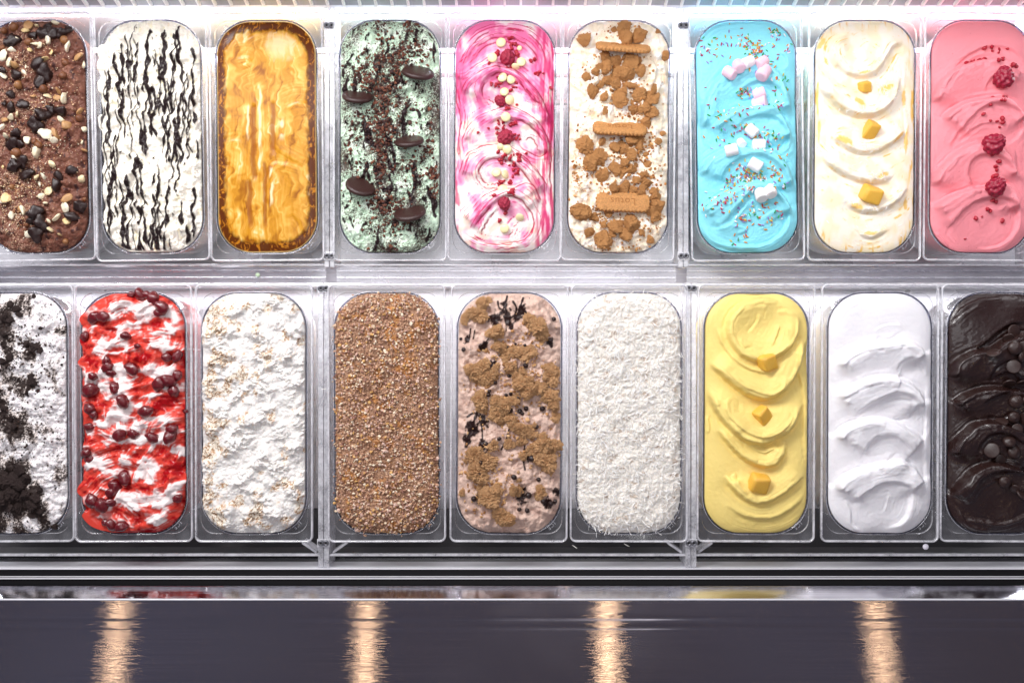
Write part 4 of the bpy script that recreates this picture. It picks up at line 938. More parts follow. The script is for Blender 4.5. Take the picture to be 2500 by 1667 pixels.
def chunk(name, seed, m, sub=4, planes=9, squash=(1, .9, .65), rough=.10, sharp=14):
    """a broken piece: flat faces with a crumbly skin"""
    V, F = ICO[sub]; R = random.Random(seed * 7 + 1); off = Vector((seed * 2.3, 5 - seed, seed))
    N = [(Vector((R.gauss(0, 1), R.gauss(0, 1), R.gauss(0, 1))).normalized(), R.uniform(.55, .95)) for _ in range(planes)]
    out = []
    for v in V:
        p = Vector(v); acc = 0
        for n_, d_ in N:
            c = p.dot(n_)
            if c > .05: acc += (c / d_) ** sharp
        r = min(1.25, acc ** (-1 / sharp) if acc > 0 else 1.25)
        if sub == 4: r *= 1 + .10 * mnoise.noise(p * 30 + off)
        r *= 1 + rough * mnoise.noise(p * 4 + off) + rough * .8 * mnoise.noise(p * 9 + off) + rough * .5 * mnoise.noise(p * 18 + off)
        out.append((p.x * r * squash[0], p.y * r * squash[1], p.z * r * squash[2]))
    return mesh(name, out, F, m, sub != 4)
def crumb(seed, sq=(1, 1, .75)):
    V, F = ICO[1]; R = np.random.RandomState(seed)
    return V * (1 + R.uniform(-.35, .3, (len(V), 1))) * np.array(sq) * R.uniform(.75, 1.2, 3), np.array(F)
def place(name, me, t, zx, zy, size, label, cat, group=None, rot=(0, 0, 0), sink=.3, up=.010, loc=None, scale=None, zoff=0, color=None):
    """size: half-width in close-up pixels"""
    if loc is None: x, y = z2l(t, zx, zy, up)
    else: x, y = loc
    r = size / t.s * S0 * (D - t.z - up) / D * 1000 if size else 1
    z = t.surf.h_at(x, y) + r * (1 - sink * 2) * .5 + zoff
    o = link(name, me)
    o.matrix_world = t.M @ Matrix.Translation((x / 1000, y / 1000, z / 1000))
    o.rotation_euler = (rot[0], rot[1], rot[2] + t.rz)
    sc = scale or (1, 1, 1); o.scale = tuple(r / 1000 * k for k in sc)
    if color is not None: o.color = tuple(color) + (1,)
    if cat: tag(o, label, cat, group)
    return o
def thirds(t, items):
    """-> for each (zx, zy, ...) a phrase that finds it: side of the tub and count from the back"""
    loc = [z2l(t, i[0], i[1]) for i in items]; out = [None] * len(items)
    for side, lo, hi in (('left side', -99, -24), ('middle', -24, 24), ('right side', 24, 99)):
        ids = sorted([k for k, (x, y) in enumerate(loc) if lo <= x < hi], key=lambda k: -loc[k][1])
        for n, k in enumerate(ids): out[k] = ('%s from the back along the %s' % (ORD[n + 1], side)) if len(ids) > 1 else 'only one along the %s' % side
    return out
def rz(): return rnd.uniform(0, 2 * PI)
def rot3(): return (rz(), rz(), rz())

M_CHOC = simple('dark_chocolate', '#2a1815', .30, sss=.02, layers=[(350, .6), (900, .4)], dist=.0008, strength=.4, vary=.25)
M_CHOC_MATT = simple('dark_chocolate_button', '#35231f', .38, layers=[(300, 1)], dist=.0003, strength=.3, vary=.2)
M_WCHOC = simple('white_chocolate', '#eadfae', .32, sss=.15, layers=[(300, 1)], dist=.0003, strength=.2)
M_RASP = simple('raspberry_skin', '#a01536', .36, sss=.12, layers=[(1500, 1)], dist=.0004, strength=.35, vary=.35, vscale=500, spec=.6)
M_RASP_DRY = simple('dried_raspberry', '#a5203f', .55, sss=.08, layers=[(1800, 1)], dist=.0006, strength=.6, vary=.4, vscale=600)
M_BIT = simple('raspberry_bit', '#b3142f', .34, sss=.1, layers=[(900, 1)], dist=.0005, strength=.5, vary=.35, spec=.6)
M_MARSH = simple('marshmallow_foam', (.9, .9, .9), .6, sss=.35, layers=[(900, 1)], dist=.0002, strength=.3, objcol=True)
M_MANGO = simple('mango_flesh', '#f6c24e', .28, sss=.5, layers=[(260, .6), (900, .4)], dist=.0008, strength=.5, vary=.3, vscale=260)
M_COOKIE = simple('chocolate_biscuit', '#3a221f', .36, layers=[(300, .6), (1200, .4)], dist=.0005, strength=.5, vary=.3, vscale=220)
M_BISC = simple('brown_biscuit', '#bd864e', .75, layers=[(500, .5), (1500, .5)], dist=.0009, strength=.7, vary=.3, vscale=500)
M_BISC_IN = simple('broken_biscuit', '#c08850', .8, layers=[(400, .5), (1300, .5)], dist=.0016, strength=.9, vary=.45, vscale=350)
M_TXT = simple('pressed_letter', '#9a6430', .8)
M_NUT = simple('hazelnut', (.8, .6, .4), .42, sss=.1, layers=[(500, 1)], dist=.0005, strength=.5, vary=.3, vscale=250, objcol=True)
M_CHERRY = simple('cherry_skin', '#690a15', .12, sss=.08, layers=[(220, 1)], dist=.0008, strength=.35, vary=.35, vscale=150, coat=.6)
M_DOUGH = simple('cookie_dough', '#d9a877', .72, sss=.1, layers=[(320, .5), (1100, .5)], dist=.0022, strength=.9, vary=.35, vscale=300)
M_SUGAR = simple('sugar_sprinkle', (.8, .8, .8), .3, objcol=True)
M_CRUMB = attr_mat('crumb', 0, ((1500, 1),), .0005, .5, rough=.75)
M_CRUMB1 = simple('crumb_piece', (.5, .3, .2), .75, layers=[(1500, 1)], dist=.0005, strength=.5, objcol=True)
M_COCO = attr_mat('coconut', .1, None, rough=.6)
M_COCO1 = simple('coconut_piece', (.9, .88, .82), .6, sss=.1, objcol=True)

# raspberry: drupelets bulge from one skin
def raspberry(seed, m):
    V, F = ICO[4]; R = random.Random(seed); N = 44; pts = []
    for i in range(N):
        z = 1 - 2 * (i + .5) / N; a = i * 2.399963; r = math.sqrt(1 - z * z)
        pts.append((r * math.cos(a) + R.uniform(-.05, .05), r * math.sin(a) + R.uniform(-.05, .05), z))
    P = np.array(pts); P /= np.linalg.norm(P, axis=1)[:, None]
    d = np.sort(np.linalg.norm(V[:, None, :] - P[None], axis=2), axis=1)[:, 0]
    b = np.sqrt(np.maximum(0, 1 - (d / .31) ** 2)) * .34
    r = .74 + b
    taper = 1 - .22 * V[:, 1]
    out = np.stack([V[:, 0] * r * taper, V[:, 1] * r * 1.1, V[:, 2] * r * taper * .9], -1)
    return mesh('raspberry', out, F, m, True)
ME_RASP = [raspberry(k, M_RASP) for k in (1, 2, 3)]; ME_RASPD = [raspberry(k, M_RASP_DRY) for k in (4, 5)]
t = T['rasp']
for i, (zx, zy, r, a, w) in enumerate(((549, 422, 60, .15, 'largest of the three, nearest the back'), (483, 823, 62, -.9, 'middle one of the three'), (490, 1078, 55, -.6, 'nearest the front of the three'))):
    place('raspberry', ME_RASP[i], t, zx, zy, r, 'whole red raspberry on the raspberry pink ice cream, ' + w, 'raspberry', 'raspberries on the ice creams', (.35, .2, a), .25)
t = T['pink']
for i, (zx, zy, r, w) in enumerate(((390, 293, 44, 'topmost, ringed by white buttons'), (345, 553, 33, 'second, small and dark beside two buttons'), (375, 775, 47, 'third, widest, in the middle'), (372, 1175, 38, 'lowest of the four'))):
    place('raspberry', ME_RASPD[i % 2], t, zx, zy, r, 'dusty dried raspberry on the pink swirl ice cream, ' + w, 'raspberry', 'raspberries on the ice creams', (.5, .3 * i, i * 1.3), .2)
# white chocolate buttons
v, f = lathe([(.001, -.28), (.7, -.28), (.92, -.2), (1.0, -.05), (.95, .1), (.8, .22), (.5, .32), (.2, .36), (.001, .37)], 28)
ME_WB = mesh('white_chocolate_button', v, f, M_WCHOC, True)
lst = [(350, 205, 30), (300, 307, 29), (472, 321, 29), (437, 350, 25), (358, 422, 30), (411, 433, 28), (370, 503, 27), (404, 552, 30), (380, 660, 29), (388, 854, 28), (345, 836, 20), (322, 985, 28), (377, 996, 27), (362, 1087, 30), (463, 1252, 26), (372, 1318, 28), (461, 238, 15)]
srt = sorted(range(len(lst)), key=lambda k: lst[k][1])
for n, k in enumerate(srt):
    zx, zy, r = lst[k]; tilt = {437: (.95, .3, -.5), 377: (.1, .7, .2), 463: (.6, -.3, .2), 404: (.2, .35, 0)}.get(zx, (rnd.uniform(-.25, .25), rnd.uniform(-.25, .25), 0))
    place('white_chocolate_button', ME_WB, t, zx, zy, r, 'cream white chocolate button, %s from the back on the pink swirl ice cream' % ORD[n + 1], 'chocolate button', 'white chocolate buttons', tilt, .1)
# bits of freeze-dried raspberry
ME_BITS = [lump('raspberry_bit', 40 + k, 2, M_BIT, ((1.6, .5), (3.5, .35)), (1, .8, .75), True, 3) for k in range(5)]
def bits(t, lst, word):
    for zx, zy, r in lst:
        place('raspberry_bit', rnd.choice(ME_BITS), t, zx, zy, r * .8, 'small crimson freeze-dried raspberry bit on the %s ice cream' % word, 'raspberry bit', 'raspberry bits on the %s ice cream' % word, rot3(), .25)
bits(T['rasp'], [(455, 237, 18), (500, 230, 16), (506, 252, 12), (548, 240, 12), (543, 262, 10), (595, 240, 12), (345, 328, 20), (380, 323, 20), (420, 315, 20), (445, 308, 18), (512, 327, 20), (540, 320, 16), (560, 305, 22), (597, 355, 22), (618, 362, 18), (490, 540, 16), (540, 543, 16), (556, 545, 14), (522, 567, 16), (540, 568, 16), (468, 588, 16), (431, 641, 16), (478, 678, 12), (517, 680, 12), (547, 665, 20), (550, 688, 20), (538, 714, 12), (527, 766, 14), (521, 923, 20), (508, 950, 16), (515, 970, 16), (497, 1010, 20), (515, 1005, 20), (488, 1155, 18), (508, 1163, 18), (462, 1205, 18), (480, 1214, 18), (395, 1257, 20), (433, 1248, 9), (558, 1272, 18), (340, 1440 - 60, 8)], 'raspberry pink')
pl = []
for zx, zy, n, sp in ((410, 225, 6, 16), (340, 262, 7, 16), (452, 272, 6, 16), (540, 308, 4, 12), (580, 385, 4, 14), (280, 335, 1, 3), (400, 355, 2, 10), (320, 460, 8, 22), (405, 480, 6, 20), (440, 578, 1, 4), (388, 607, 4, 14), (340, 690, 7, 18), (320, 735, 7, 20), (425, 695, 6, 18), (440, 775, 6, 16), (212, 746, 1, 2), (450, 880, 7, 20), (470, 910, 3, 12), (350, 880, 4, 14), (385, 930, 9, 24), (440, 968, 6, 18), (350, 1045, 5, 16), (405, 1035, 5, 14), (415, 1110, 7, 18), (385, 1222, 4, 10), (340, 1272, 2, 8), (310, 1122, 1, 4), (400, 185, 3, 10), (653, 470, 1, 3)):
    for _ in range(n): pl.append((rnd.gauss(zx, sp), rnd.gauss(zy, sp * .8), rnd.uniform(9, 18)))
bits(T['pink'], pl, 'pink swirl')
# sauce shards in the lowest swirl
# ---- mango cubes
def cube(seed, sq):
    bm = bmesh.new(); bmesh.ops.create_cube(bm, size=1.7); R = random.Random(seed)
    for v_ in bm.verts: v_.co += Vector((R.uniform(-.2, .2), R.uniform(-.2, .2), R.uniform(-.2, .2)))
    bmesh.ops.bevel(bm, geom=bm.edges[:], offset=.36, segments=4, affect='EDGES', profile=.55)
    bmesh.ops.subdivide_edges(bm, edges=bm.edges[:], cuts=1, use_grid_fill=True)
    V, F = arrays(bm)
    V = np.array([tuple(Vector(q) * (1 + .06 * mnoise.noise(Vector(q) * 1.6 + Vector((seed, 0, 0))))) for q in V]) * np.array(sq)
    return mesh('mango_cube', V, F, M_MANGO, True)
for tk, lst in (('mango', ((414, 466, 62, (1, .82, .8), .35, 'largest, nearest the back'), (382, 776, 52, (.95, .95, .8), .75, 'pale middle one'), (372, 1178, 63, (1, .95, .8), -.15, 'nearest the front'))),
                ('lemon', ((395, 472, 44, (1, .75, .8), .2, 'small one nearest the back'), (428, 728, 52, (.85, 1.1, .8), -.3, 'soft orange one in the middle'), (435, 1118, 68, (1, .8, .8), -.25, 'largest and nearest the front')))):
    for i, (zx, zy, r, sq, a, w) in enumerate(lst):
        place('mango_cube', cube(i + len(tk), sq), T[tk], zx, zy, r, 'yellow mango cube on the %s ice cream, %s' % (T[tk].where, w), 'mango cube', 'mango cubes', (.45 if i != 1 else .55, .25, a), .18)
# ---- marshmallows
bm = bmesh.new(); bmesh.ops.create_cone(bm, cap_ends=True, segments=32, radius1=.95, radius2=1.0, depth=2.0)
bmesh.ops.bevel(bm, geom=[e for e in bm.edges if abs(e.verts[0].co.z - e.verts[1].co.z) < .01], offset=.28, segments=5, affect='EDGES', profile=.5)
V, F = arrays(bm); ME_MA = mesh('marshmallow', V, F, M_MARSH, True)
PK, WH = CA('#efc9d8'), CA('#f2eef0')
for zx, zy, r, rot, colr, w in ((262, 402, 36, (1.1, 0, .9), PK, 'pink, far left of the back cluster'), (314, 363, 35, (.75, 0, .1), PK, 'pink, second from left in the back cluster'), (370, 340, 34, (1.2, 0, -1.1), WH, 'white, back centre of the back cluster'), (453, 340, 34, (1.3, 0, -1.0), PK, 'pink and tilted, back right of the back cluster'), (462, 402, 40, (1.2, 0, -.6), PK, 'pink and tilted, front right of the back cluster'),
                               (445, 518, 35, (1.35, 0, 1.9), PK, 'pink, back one of the lone pink pair'), (449, 573, 40, (1.1, 0, 1.75), PK, 'pink, front one of the lone pink pair'), (400, 738, 34, (1.4, 0, .75), WH, 'white and diamond-wise, back of the middle four'), (340, 810, 26, (.6, 0, .2), WH, 'smallest white one, middle of the tub'), (443, 822, 37, (1.5, 0, 1.5), WH, 'white and square-on, right of the middle four'),
                               (271, 860, 36, (1.45, 0, 1.8), WH, 'white and lying flat, left of the middle four'), (418, 945, 38, (1.45, 0, 1.0), WH, 'white and lying aslant, alone on its swirl'), (447, 1122, 37, (.95, 0, .15), WH, 'white, left one of the front pair'), (499, 1104, 35, (.9, 0, .2), WH, 'white, right one of the front pair')):
    place('marshmallow', ME_MA, T['blue'], zx, zy, r, 'mini marshmallow on the blue ice cream, ' + w, 'marshmallow', 'marshmallows on the blue ice cream', rot, .0, color=colr, scale=(1, 1, 1.05))
# ---- dark chocolate buttons
v, f = lathe([(.001, -.2), (.85, -.2), (.97, -.12), (1.0, 0), (.95, .1), (.85, .14), (.001, .15)], 26); ME_DB = mesh('chocolate_button', v, f, M_CHOC_MATT, True)
v, f = lathe([(.001, -.3), (.85, -.3), (1.0, -.1), (.95, .12), (.75, .32), (.45, .46), (.2, .53), (.08, .6), (.001, .61)], 26); ME_DD = mesh('chocolate_button', v, f, M_CHOC_MATT, True)
lst = [(450, 285, 40, 0, (.2, .1)), (410, 330, 36, 0, (.3, .6)), (490, 314, 30, 0, (.1, -.6)), (430, 383, 42, 1, (.1, 0)), (487, 378, 36, 0, (.35, .3)), (300, 412, 42, 0, (-1.15, .1)), (478, 435, 33, 1, (.5, .4)), (428, 493, 42, 0, (.4, 0)), (490, 523, 28, 0, (.1, .6)), (418, 595, 38, 0, (.9, .25)), (497, 590, 30, 0, (.2, 1.1)), (440, 700, 40, 1, (.2, -.1)), (500, 690, 30, 1, (.3, .5)), (437, 792, 36, 1, (.1, .1)), (370, 815, 38, 0, (.9, -.5)), (452, 860, 33, 0, (.15, .1)), (400, 930, 38, 1, (.6, .1)), (437, 995, 42, 1, (.1, .2)), (305, 985, 46, 0, (.15, .5)), (370, 1040, 33, 0, (.15, 0)), (375, 1168, 36, 1, (.1, 0)), (478, 1240, 40, 0, (.2, .9)), (440, 1210, 30, 0, (.5, -.6)), (497, 800, 40, 0, (.3, .9))]
srt = sorted(range(len(lst)), key=lambda k: lst[k][1]); t = T['dark']
for n, k in enumerate(srt):
    zx, zy, r, dome, (ra, rb) = lst[k]
    place('chocolate_button', ME_DD if dome else ME_DB, t, zx, zy, r, '%s dark chocolate button on the dark chocolate ice cream, %s from the back' % ('peaked' if dome else 'flat', ORD[n + 1]), 'chocolate button', 'dark chocolate buttons', (ra, rb, rz()), .05)
# ---- chocolate biscuits standing in the mint
v, f = lathe([(.001, -.17), (.86, -.17), (.97, -.1), (1.0, 0), (.97, .1), (.86, .17), (.5, .18), (.001, .18)], 40)
V = np.array(v); V *= 1 + .02 * np.array([mnoise.noise(Vector(q) * 3) for q in v])[:, None]; ME_CK = mesh('chocolate_biscuit', V, f, M_COOKIE, True)
for zx, zy, r, rx, ry, a, w in ((545, 400, 97, -1.12, .0, -.17, 'back right'), (180, 533, 93, -1.10, 0, -.10, 'back left'), (492, 805, 88, -1.18, 0, .09, 'middle right'), (200, 1070, 92, -.98, 0, -.38, 'front left'), (495, 1230, 97, -1.08, 0, .17, 'front right, lowest of all')):
    place('chocolate_biscuit', ME_CK, T['mint'], zx, zy, r, 'round dark chocolate biscuit standing in the mint ice cream, ' + w, 'biscuit', 'chocolate biscuits in the mint ice cream', (rx * .92, ry, a), .46, zoff=8)
# ---- long brown biscuits
def long_biscuit():
    n = 29
    def ring(g, z, fl):
        out = []; o = rr(77 + 2 * g, 29 + 2 * g, max(10 + g, .5), n); o2 = rr(79 + 2 * g, 31 + 2 * g, max(11 + g, .5), n)
        # even spacing along the outline, then flutes
        P = np.array(o); Q = np.array(o2); seg = np.hypot(*(np.roll(P, -1, 0) - P).T); cum = np.concatenate([[0], np.cumsum(seg)])
        s_ = np.linspace(0, cum[-1], 220, endpoint=False)
        X = np.interp(s_, cum, np.append(P[:, 0], P[0, 0])); Y = np.interp(s_, cum, np.append(P[:, 1], P[0, 1]))
        X2 = np.interp(s_, cum, np.append(Q[:, 0], Q[0, 0])); Y2 = np.interp(s_, cum, np.append(Q[:, 1], Q[0, 1]))
        k = fl * np.sin(np.linspace(0, 2 * PI * 36, 220, endpoint=False))
        return list(zip(X + (X2 - X) * k, Y + (Y2 - Y) * k)), z
    L = [ring(-1.5, -3.2, .2), ring(-.2, -2.6, .7), ring(.2, -.5, .8), ring(0, 1.4, .8), ring(-1.0, 2.6, .6), ring(-2.6, 3.1, .5), ring(-4.0, 3.0, .15), ring(-4.6, 3.35, 0), ring(-9, 3.5, 0)]
    v_, f_ = loft(L, cap=True); f_.append(tuple(range(220))[::-1])
    me = mesh('long_biscuit', v_, f_, M_BISC, True)
    return me
ME_LB = long_biscuit(); ME_LT = text_mesh('Lotus', .0150, .0004, M_TXT, 1.1)
for zx, zy, rx, a, w in ((392, 243, -1.02, -.06, 'tilted on edge nearest the back'), (375, 722, -.80, -.03, 'middle one of three'), (392, 1163, -.28, -.03, 'lying flattest, nearest the front')):
    o = place('long_biscuit', ME_LB, T['biscuit'], zx, zy, 0, 'whole brown oblong biscuit on the biscuit ice cream, ' + w, 'biscuit', 'whole brown biscuits', (rx, 0, a), zoff=6.0, scale=(1000, 1000, 1000))
    link('lettering', ME_LT, o, (0, .0005, .0034), (0, 0, PI))
# ---- broken biscuit
ME_BC = [chunk('biscuit_piece', 70 + k, M_BISC_IN, 4, 7 + k % 4, (1.1, .9, .55), .17) for k in range(10)]
lst = [(165, 195, 40), (400, 130, 40), (410, 178, 46), (505, 165, 44), (653, 280, 26), (285, 345, 38), (290, 290, 34), (350, 322, 36), (430, 335, 44), (505, 375, 34), (235, 385, 28), (168, 415, 24), (360, 395, 40), (425, 395, 42), (212, 505, 40), (360, 455, 36), (395, 500, 24), (370, 550, 50), (500, 525, 40), (570, 540, 42), (520, 595, 34), (550, 630, 40), (535, 680, 40), (290, 620, 22), (465, 610, 26), (180, 815, 56), (345, 825, 30), (410, 850, 22), (260, 900, 52), (205, 935, 42), (345, 950, 36), (445, 960, 34), (455, 885, 32), (280, 1005, 40), (535, 930, 26), (515, 1000, 24), (470, 1035, 22), (330, 1082, 30), (395, 1080, 38), (455, 1080, 26), (535, 1045, 26), (505, 1105, 22), (155, 1205, 54), (215, 1250, 26), (595, 1130, 34), (610, 1185, 46), (568, 1215, 34), (600, 1245, 34), (345, 1312, 46), (445, 1290, 60), (405, 1358, 38), (265, 1385, 54), (190, 1345, 26), (575, 1088, 22), (637, 745, 16), (608, 800, 20), (315, 1226, 26), (270, 805, 22), (262, 862, 24), (440, 800, 34), (490, 800, 30), (460, 465, 22), (255, 455, 26), (420, 300, 26), (480, 320, 24)]
for cx_, cy_, n_, sx_, sy_ in ((360, 320, 7, 70, 30), (330, 440, 8, 80, 40), (500, 560, 7, 60, 40), (470, 830, 9, 60, 40), (260, 950, 8, 70, 40), (410, 930, 6, 50, 40), (400, 1080, 7, 100, 22), (390, 1330, 7, 90, 40), (590, 1190, 4, 26, 40), (420, 150, 5, 60, 24)):
    for _ in range(n_):
        a_, b_ = rnd.gauss(cx_, sx_), rnd.gauss(cy_, sy_)
        if 100 < a_ < 640: lst.append((a_, b_, rnd.uniform(12, 26)))
for (zx, zy, r), w in zip(lst, thirds(T['biscuit'], lst)):
    place('biscuit_piece', rnd.choice(ME_BC), T['biscuit'], zx, zy, r * 1.05, 'broken brown biscuit piece, ' + w, 'biscuit piece', 'broken biscuit pieces', (rnd.uniform(-.5, .5), rnd.uniform(-.5, .5), rz()), .2)
# ---- hazelnuts and clusters
ME_CL = [lump('chocolate_cluster', 90 + k, 3, M_CHOC, ((1.3, .3), (3, .22), (7, .08)), (1, .95, .7), True, 9) for k in range(4)] + [chunk('chocolate_cluster', 96 + k, M_CHOC, 3, 6, (1.2, .8, .5), .12, 18) for k in range(4)]
lst = [(95, 395, 42), (58, 515, 32), (230, 345, 46), (270, 395, 46), (240, 430, 48), (70, 600, 32), (132, 575, 30), (265, 640, 40), (300, 600, 26), (368, 618, 44), (215, 690, 44), (95, 750, 38), (70, 820, 38), (120, 815, 26), (85, 945, 36), (130, 925, 34), (160, 1000, 52), (345, 1000, 32), (335, 1050, 40), (225, 1225, 46), (195, 1265, 36), (250, 1290, 44), (220, 1350, 42), (275, 100, 34), (60, 195, 42), (200, 165, 32), (260, 150, 36), (310, 155, 36), (360, 150, 30), (430, 970, 36), (8, 370, 24), (475, 1180, 36), (20, 565, 22), (400, 120, 26), (430, 1240, 40)]
for (zx, zy, r), w in zip(lst, thirds(T['choc'], lst)):
    place('chocolate_cluster', rnd.choice(ME_CL), T['choc'], zx, zy, r * .85, 'dark chocolate coated cluster among hazelnuts, ' + w, 'chocolate cluster', 'chocolate clusters', (rnd.uniform(-.5, .5), rnd.uniform(-.5, .5), rz()), .15)
ME_HN = [lump('hazelnut', 100 + k, 3, M_NUT, ((.9, .12), (5, .05)), (1, .92, .85)) for k in range(3)]
lst = [(75, 110, 32), (380, 188, 28), (388, 325, 28), (260, 485, 30), (115, 465, 27), (170, 202, 26), (95, 865, 32), (468, 655, 27), (235, 820, 26), (210, 800, 20), (10, 235, 18), (15, 130, 24), (380, 405, 26), (70, 1070, 18), (160, 1295, 18), (385, 1395, 20), (495, 1140, 14)]
for (zx, zy, r), w in zip(lst, thirds(T['choc'], lst)):
    place('hazelnut', rnd.choice(ME_HN), T['choc'], zx, zy, r, 'brown skinned hazelnut on chocolate, ' + w, 'hazelnut', 'brown hazelnuts', rot3(), .22, color=CA(rnd.choice(('#80502f', '#8f6038', '#734428'))))
ME_HP = [chunk('hazelnut_piece', 110 + k, M_NUT, 3, 5 + k % 3, (1.1, .8, .42), .05, 30) for k in range(8)]
lst = [(22, 285, 26), (85, 345, 28), (55, 325, 24), (223, 862, 32), (395, 1140, 27), (383, 1190, 26), (385, 535, 28), (465, 285, 28), (402, 225, 26), (38, 765, 22), (398, 705, 28), (275, 760, 32), (165, 790, 26), (333, 750, 28), (295, 205, 25), (335, 1250, 25), (390, 1275, 22), (40, 1135, 28), (288, 1090, 26), (345, 490, 20), (330, 535, 22), (150, 130, 20), (105, 640, 20), (25, 665, 18), (70, 250, 18), (270, 305, 22), (484, 330, 17), (492, 845, 16), (490, 715, 16), (480, 1020, 20), (325, 790, 20), (225, 1010, 18), (285, 525, 20), (195, 525, 15), (240, 225, 18), (175, 1355, 22), (210, 100, 15), (300, 1325, 20), (310, 935, 24), (215, 215, 20), (155, 95, 26), (320, 80, 20), (250, 740, 20), (355, 660, 18), (90, 900, 18), (60, 650, 20), (20, 400, 18), (145, 390, 16), (120, 1200, 18), (70, 1240, 18), (145, 1215, 22), (275, 1165, 14), (360, 1355, 12), (470, 610, 20), (8, 715, 18), (20, 1150, 18), (250, 1125, 16), (262, 1010, 20), (235, 1055, 16), (480, 800, 12), (10, 950, 10), (295, 1275, 14), (100, 180, 10), (180, 250, 18), (145, 350, 12), (310, 265, 14)]
for zx, zy, r in lst:
    place('hazelnut_piece', rnd.choice(ME_HP), T['choc'], zx, zy, r * 1.2, 'chopped cream coloured hazelnut piece on the chocolate hazelnut ice cream', 'hazelnut piece', 'chopped hazelnut pieces', rot3(), .22, color=CA(rnd.choice(('#ecd9ae', '#f0e4c4', '#e4c890', '#f4ead0', '#bd9060'))))
# ---- cookie chunks
M_CKC = simple('crushed_cookie', '#2c1b17', .75, layers=[(600, .5), (1600, .5)], dist=.0014, strength=.8, vary=.4)
ME_KC = [chunk('cookie_chunk', 160 + k, M_CKC, 4, 10, (1.1, .9, .6), .18) for k in range(6)]
lst = [(30, 1180, 46), (80, 1150, 42), (110, 1110, 34), (60, 1230, 48), (120, 1200, 44), (20, 1260, 44), (90, 1270, 46), (150, 1150, 34), (40, 1320, 40), (100, 1330, 34), (150, 1250, 28), (15, 1130, 34), (200, 590, 26), (180, 560, 20), (170, 640, 24), (220, 640, 18), (200, 380, 28), (160, 360, 24), (230, 400, 20), (60, 130, 24), (100, 160, 26), (30, 200, 28), (60, 220, 24), (110, 190, 20), (20, 460, 24), (50, 450, 26), (20, 300, 20), (80, 850, 22), (40, 860, 20), (20, 740, 24), (210, 1260, 30), (190, 1310, 32), (220, 1340, 24), (180, 1370, 26), (305, 1435, 22), (190, 82, 14), (240, 270, 14), (230, 1220, 20)]
for (zx, zy, r), w in zip(lst, thirds(T['cookie'], lst)):
    place('cookie_chunk', rnd.choice(ME_KC), T['cookie'], zx, zy, r, 'crushed dark cookie chunk, ' + w, 'cookie chunk', 'crushed dark cookie chunks', (rnd.uniform(-.4, .4), rnd.uniform(-.4, .4), rz()), .3)
# ---- cherries
ME_CH = [lump('cherry', 130 + k, 3, M_CHERRY, ((.8, .28), (1.9, .2), (4.5, .05)), (1.05, .85, .8)) for k in range(5)]
lst = [(490, 90, 38), (540, 140, 40), (530, 175, 30), (198, 200, 33), (135, 208, 34), (73, 318, 28), (330, 312, 26), (405, 373, 18), (568, 438, 30), (630, 430, 32), (365, 503, 42), (222, 465, 30), (225, 500, 30), (243, 530, 24), (143, 550, 25), (123, 630, 44), (110, 650, 30), (268, 622, 32), (325, 695, 38), (455, 757, 40), (115, 745, 34), (135, 775, 26), (103, 850, 28), (530, 595, 40), (580, 575, 42), (630, 550, 32), (612, 640, 34), (668, 760, 16), (300, 893, 36), (370, 888, 32), (485, 910, 34), (605, 860, 30), (590, 905, 42), (90, 1005, 30), (105, 1040, 26), (322, 1155, 40), (265, 1205, 38), (245, 1235, 32), (132, 1285, 40), (195, 1315, 42), (240, 1290, 28), (630, 1270, 28), (305, 1435, 34), (240, 1428, 32), (200, 1415, 20), (400, 70, 32), (440, 70, 28), (350, 72, 20)]
for (zx, zy, r), w in zip(lst, thirds(T['cherry'], lst)):
    place('cherry', rnd.choice(ME_CH), T['cherry'], zx, zy, r * 1.12, 'glossy dark red cherry in red sauce, ' + w, 'cherry', 'cherries on the cherry ripple ice cream', (rnd.uniform(-.4, .4), rnd.uniform(-.4, .4), rz()), .22)
# ---- cookie dough
ME_DO = [lump('dough_lump', 140 + k, 5, M_DOUGH, ((1.0, .3), (2.4, .3), (6, .34), (13, .30), (26, .16)), (1.05, .9, .62), False, 5) for k in range(6)]
lst = [(205, 120, 42), (175, 190, 50), (95, 210, 28), (280, 290, 46), (480, 220, 46), (530, 265, 54), (555, 310, 38), (290, 375, 34), (150, 520, 46), (200, 500, 46), (240, 560, 44), (175, 560, 40), (360, 500, 42), (430, 420, 42), (480, 400, 36), (340, 430, 36), (605, 550, 50), (600, 500, 34), (430, 600, 50), (470, 640, 46), (520, 620, 42), (590, 670, 48), (620, 720, 36), (185, 690, 46), (200, 735, 34), (280, 700, 46), (330, 730, 44), (290, 780, 44), (365, 805, 40), (430, 865, 42), (470, 880, 36), (430, 935, 28), (370, 955, 22), (560, 950, 52), (630, 960, 36), (520, 1010, 50), (580, 1050, 56), (150, 1020, 56), (210, 1050, 54), (170, 1120, 60), (235, 1270, 56), (200, 1240, 36), (285, 1225, 40), (540, 1235, 38), (310, 1370, 48), (350, 1395, 42), (80, 1240, 20), (633, 790, 28), (265, 960, 30), (400, 680, 26), (400, 560, 30)]
for cx_, cy_, n_ in ((400, 430, 6), (230, 540, 4), (470, 610, 7), (310, 740, 6), (590, 640, 4), (570, 1000, 6), (170, 1080, 6), (250, 1250, 4), (450, 890, 4), (400, 1180, 3)):
    for _ in range(n_):
        a_, b_ = rnd.gauss(cx_, 50), rnd.gauss(cy_, 40)
        if 75 < a_ < 645: lst.append((a_, b_, rnd.uniform(14, 30)))
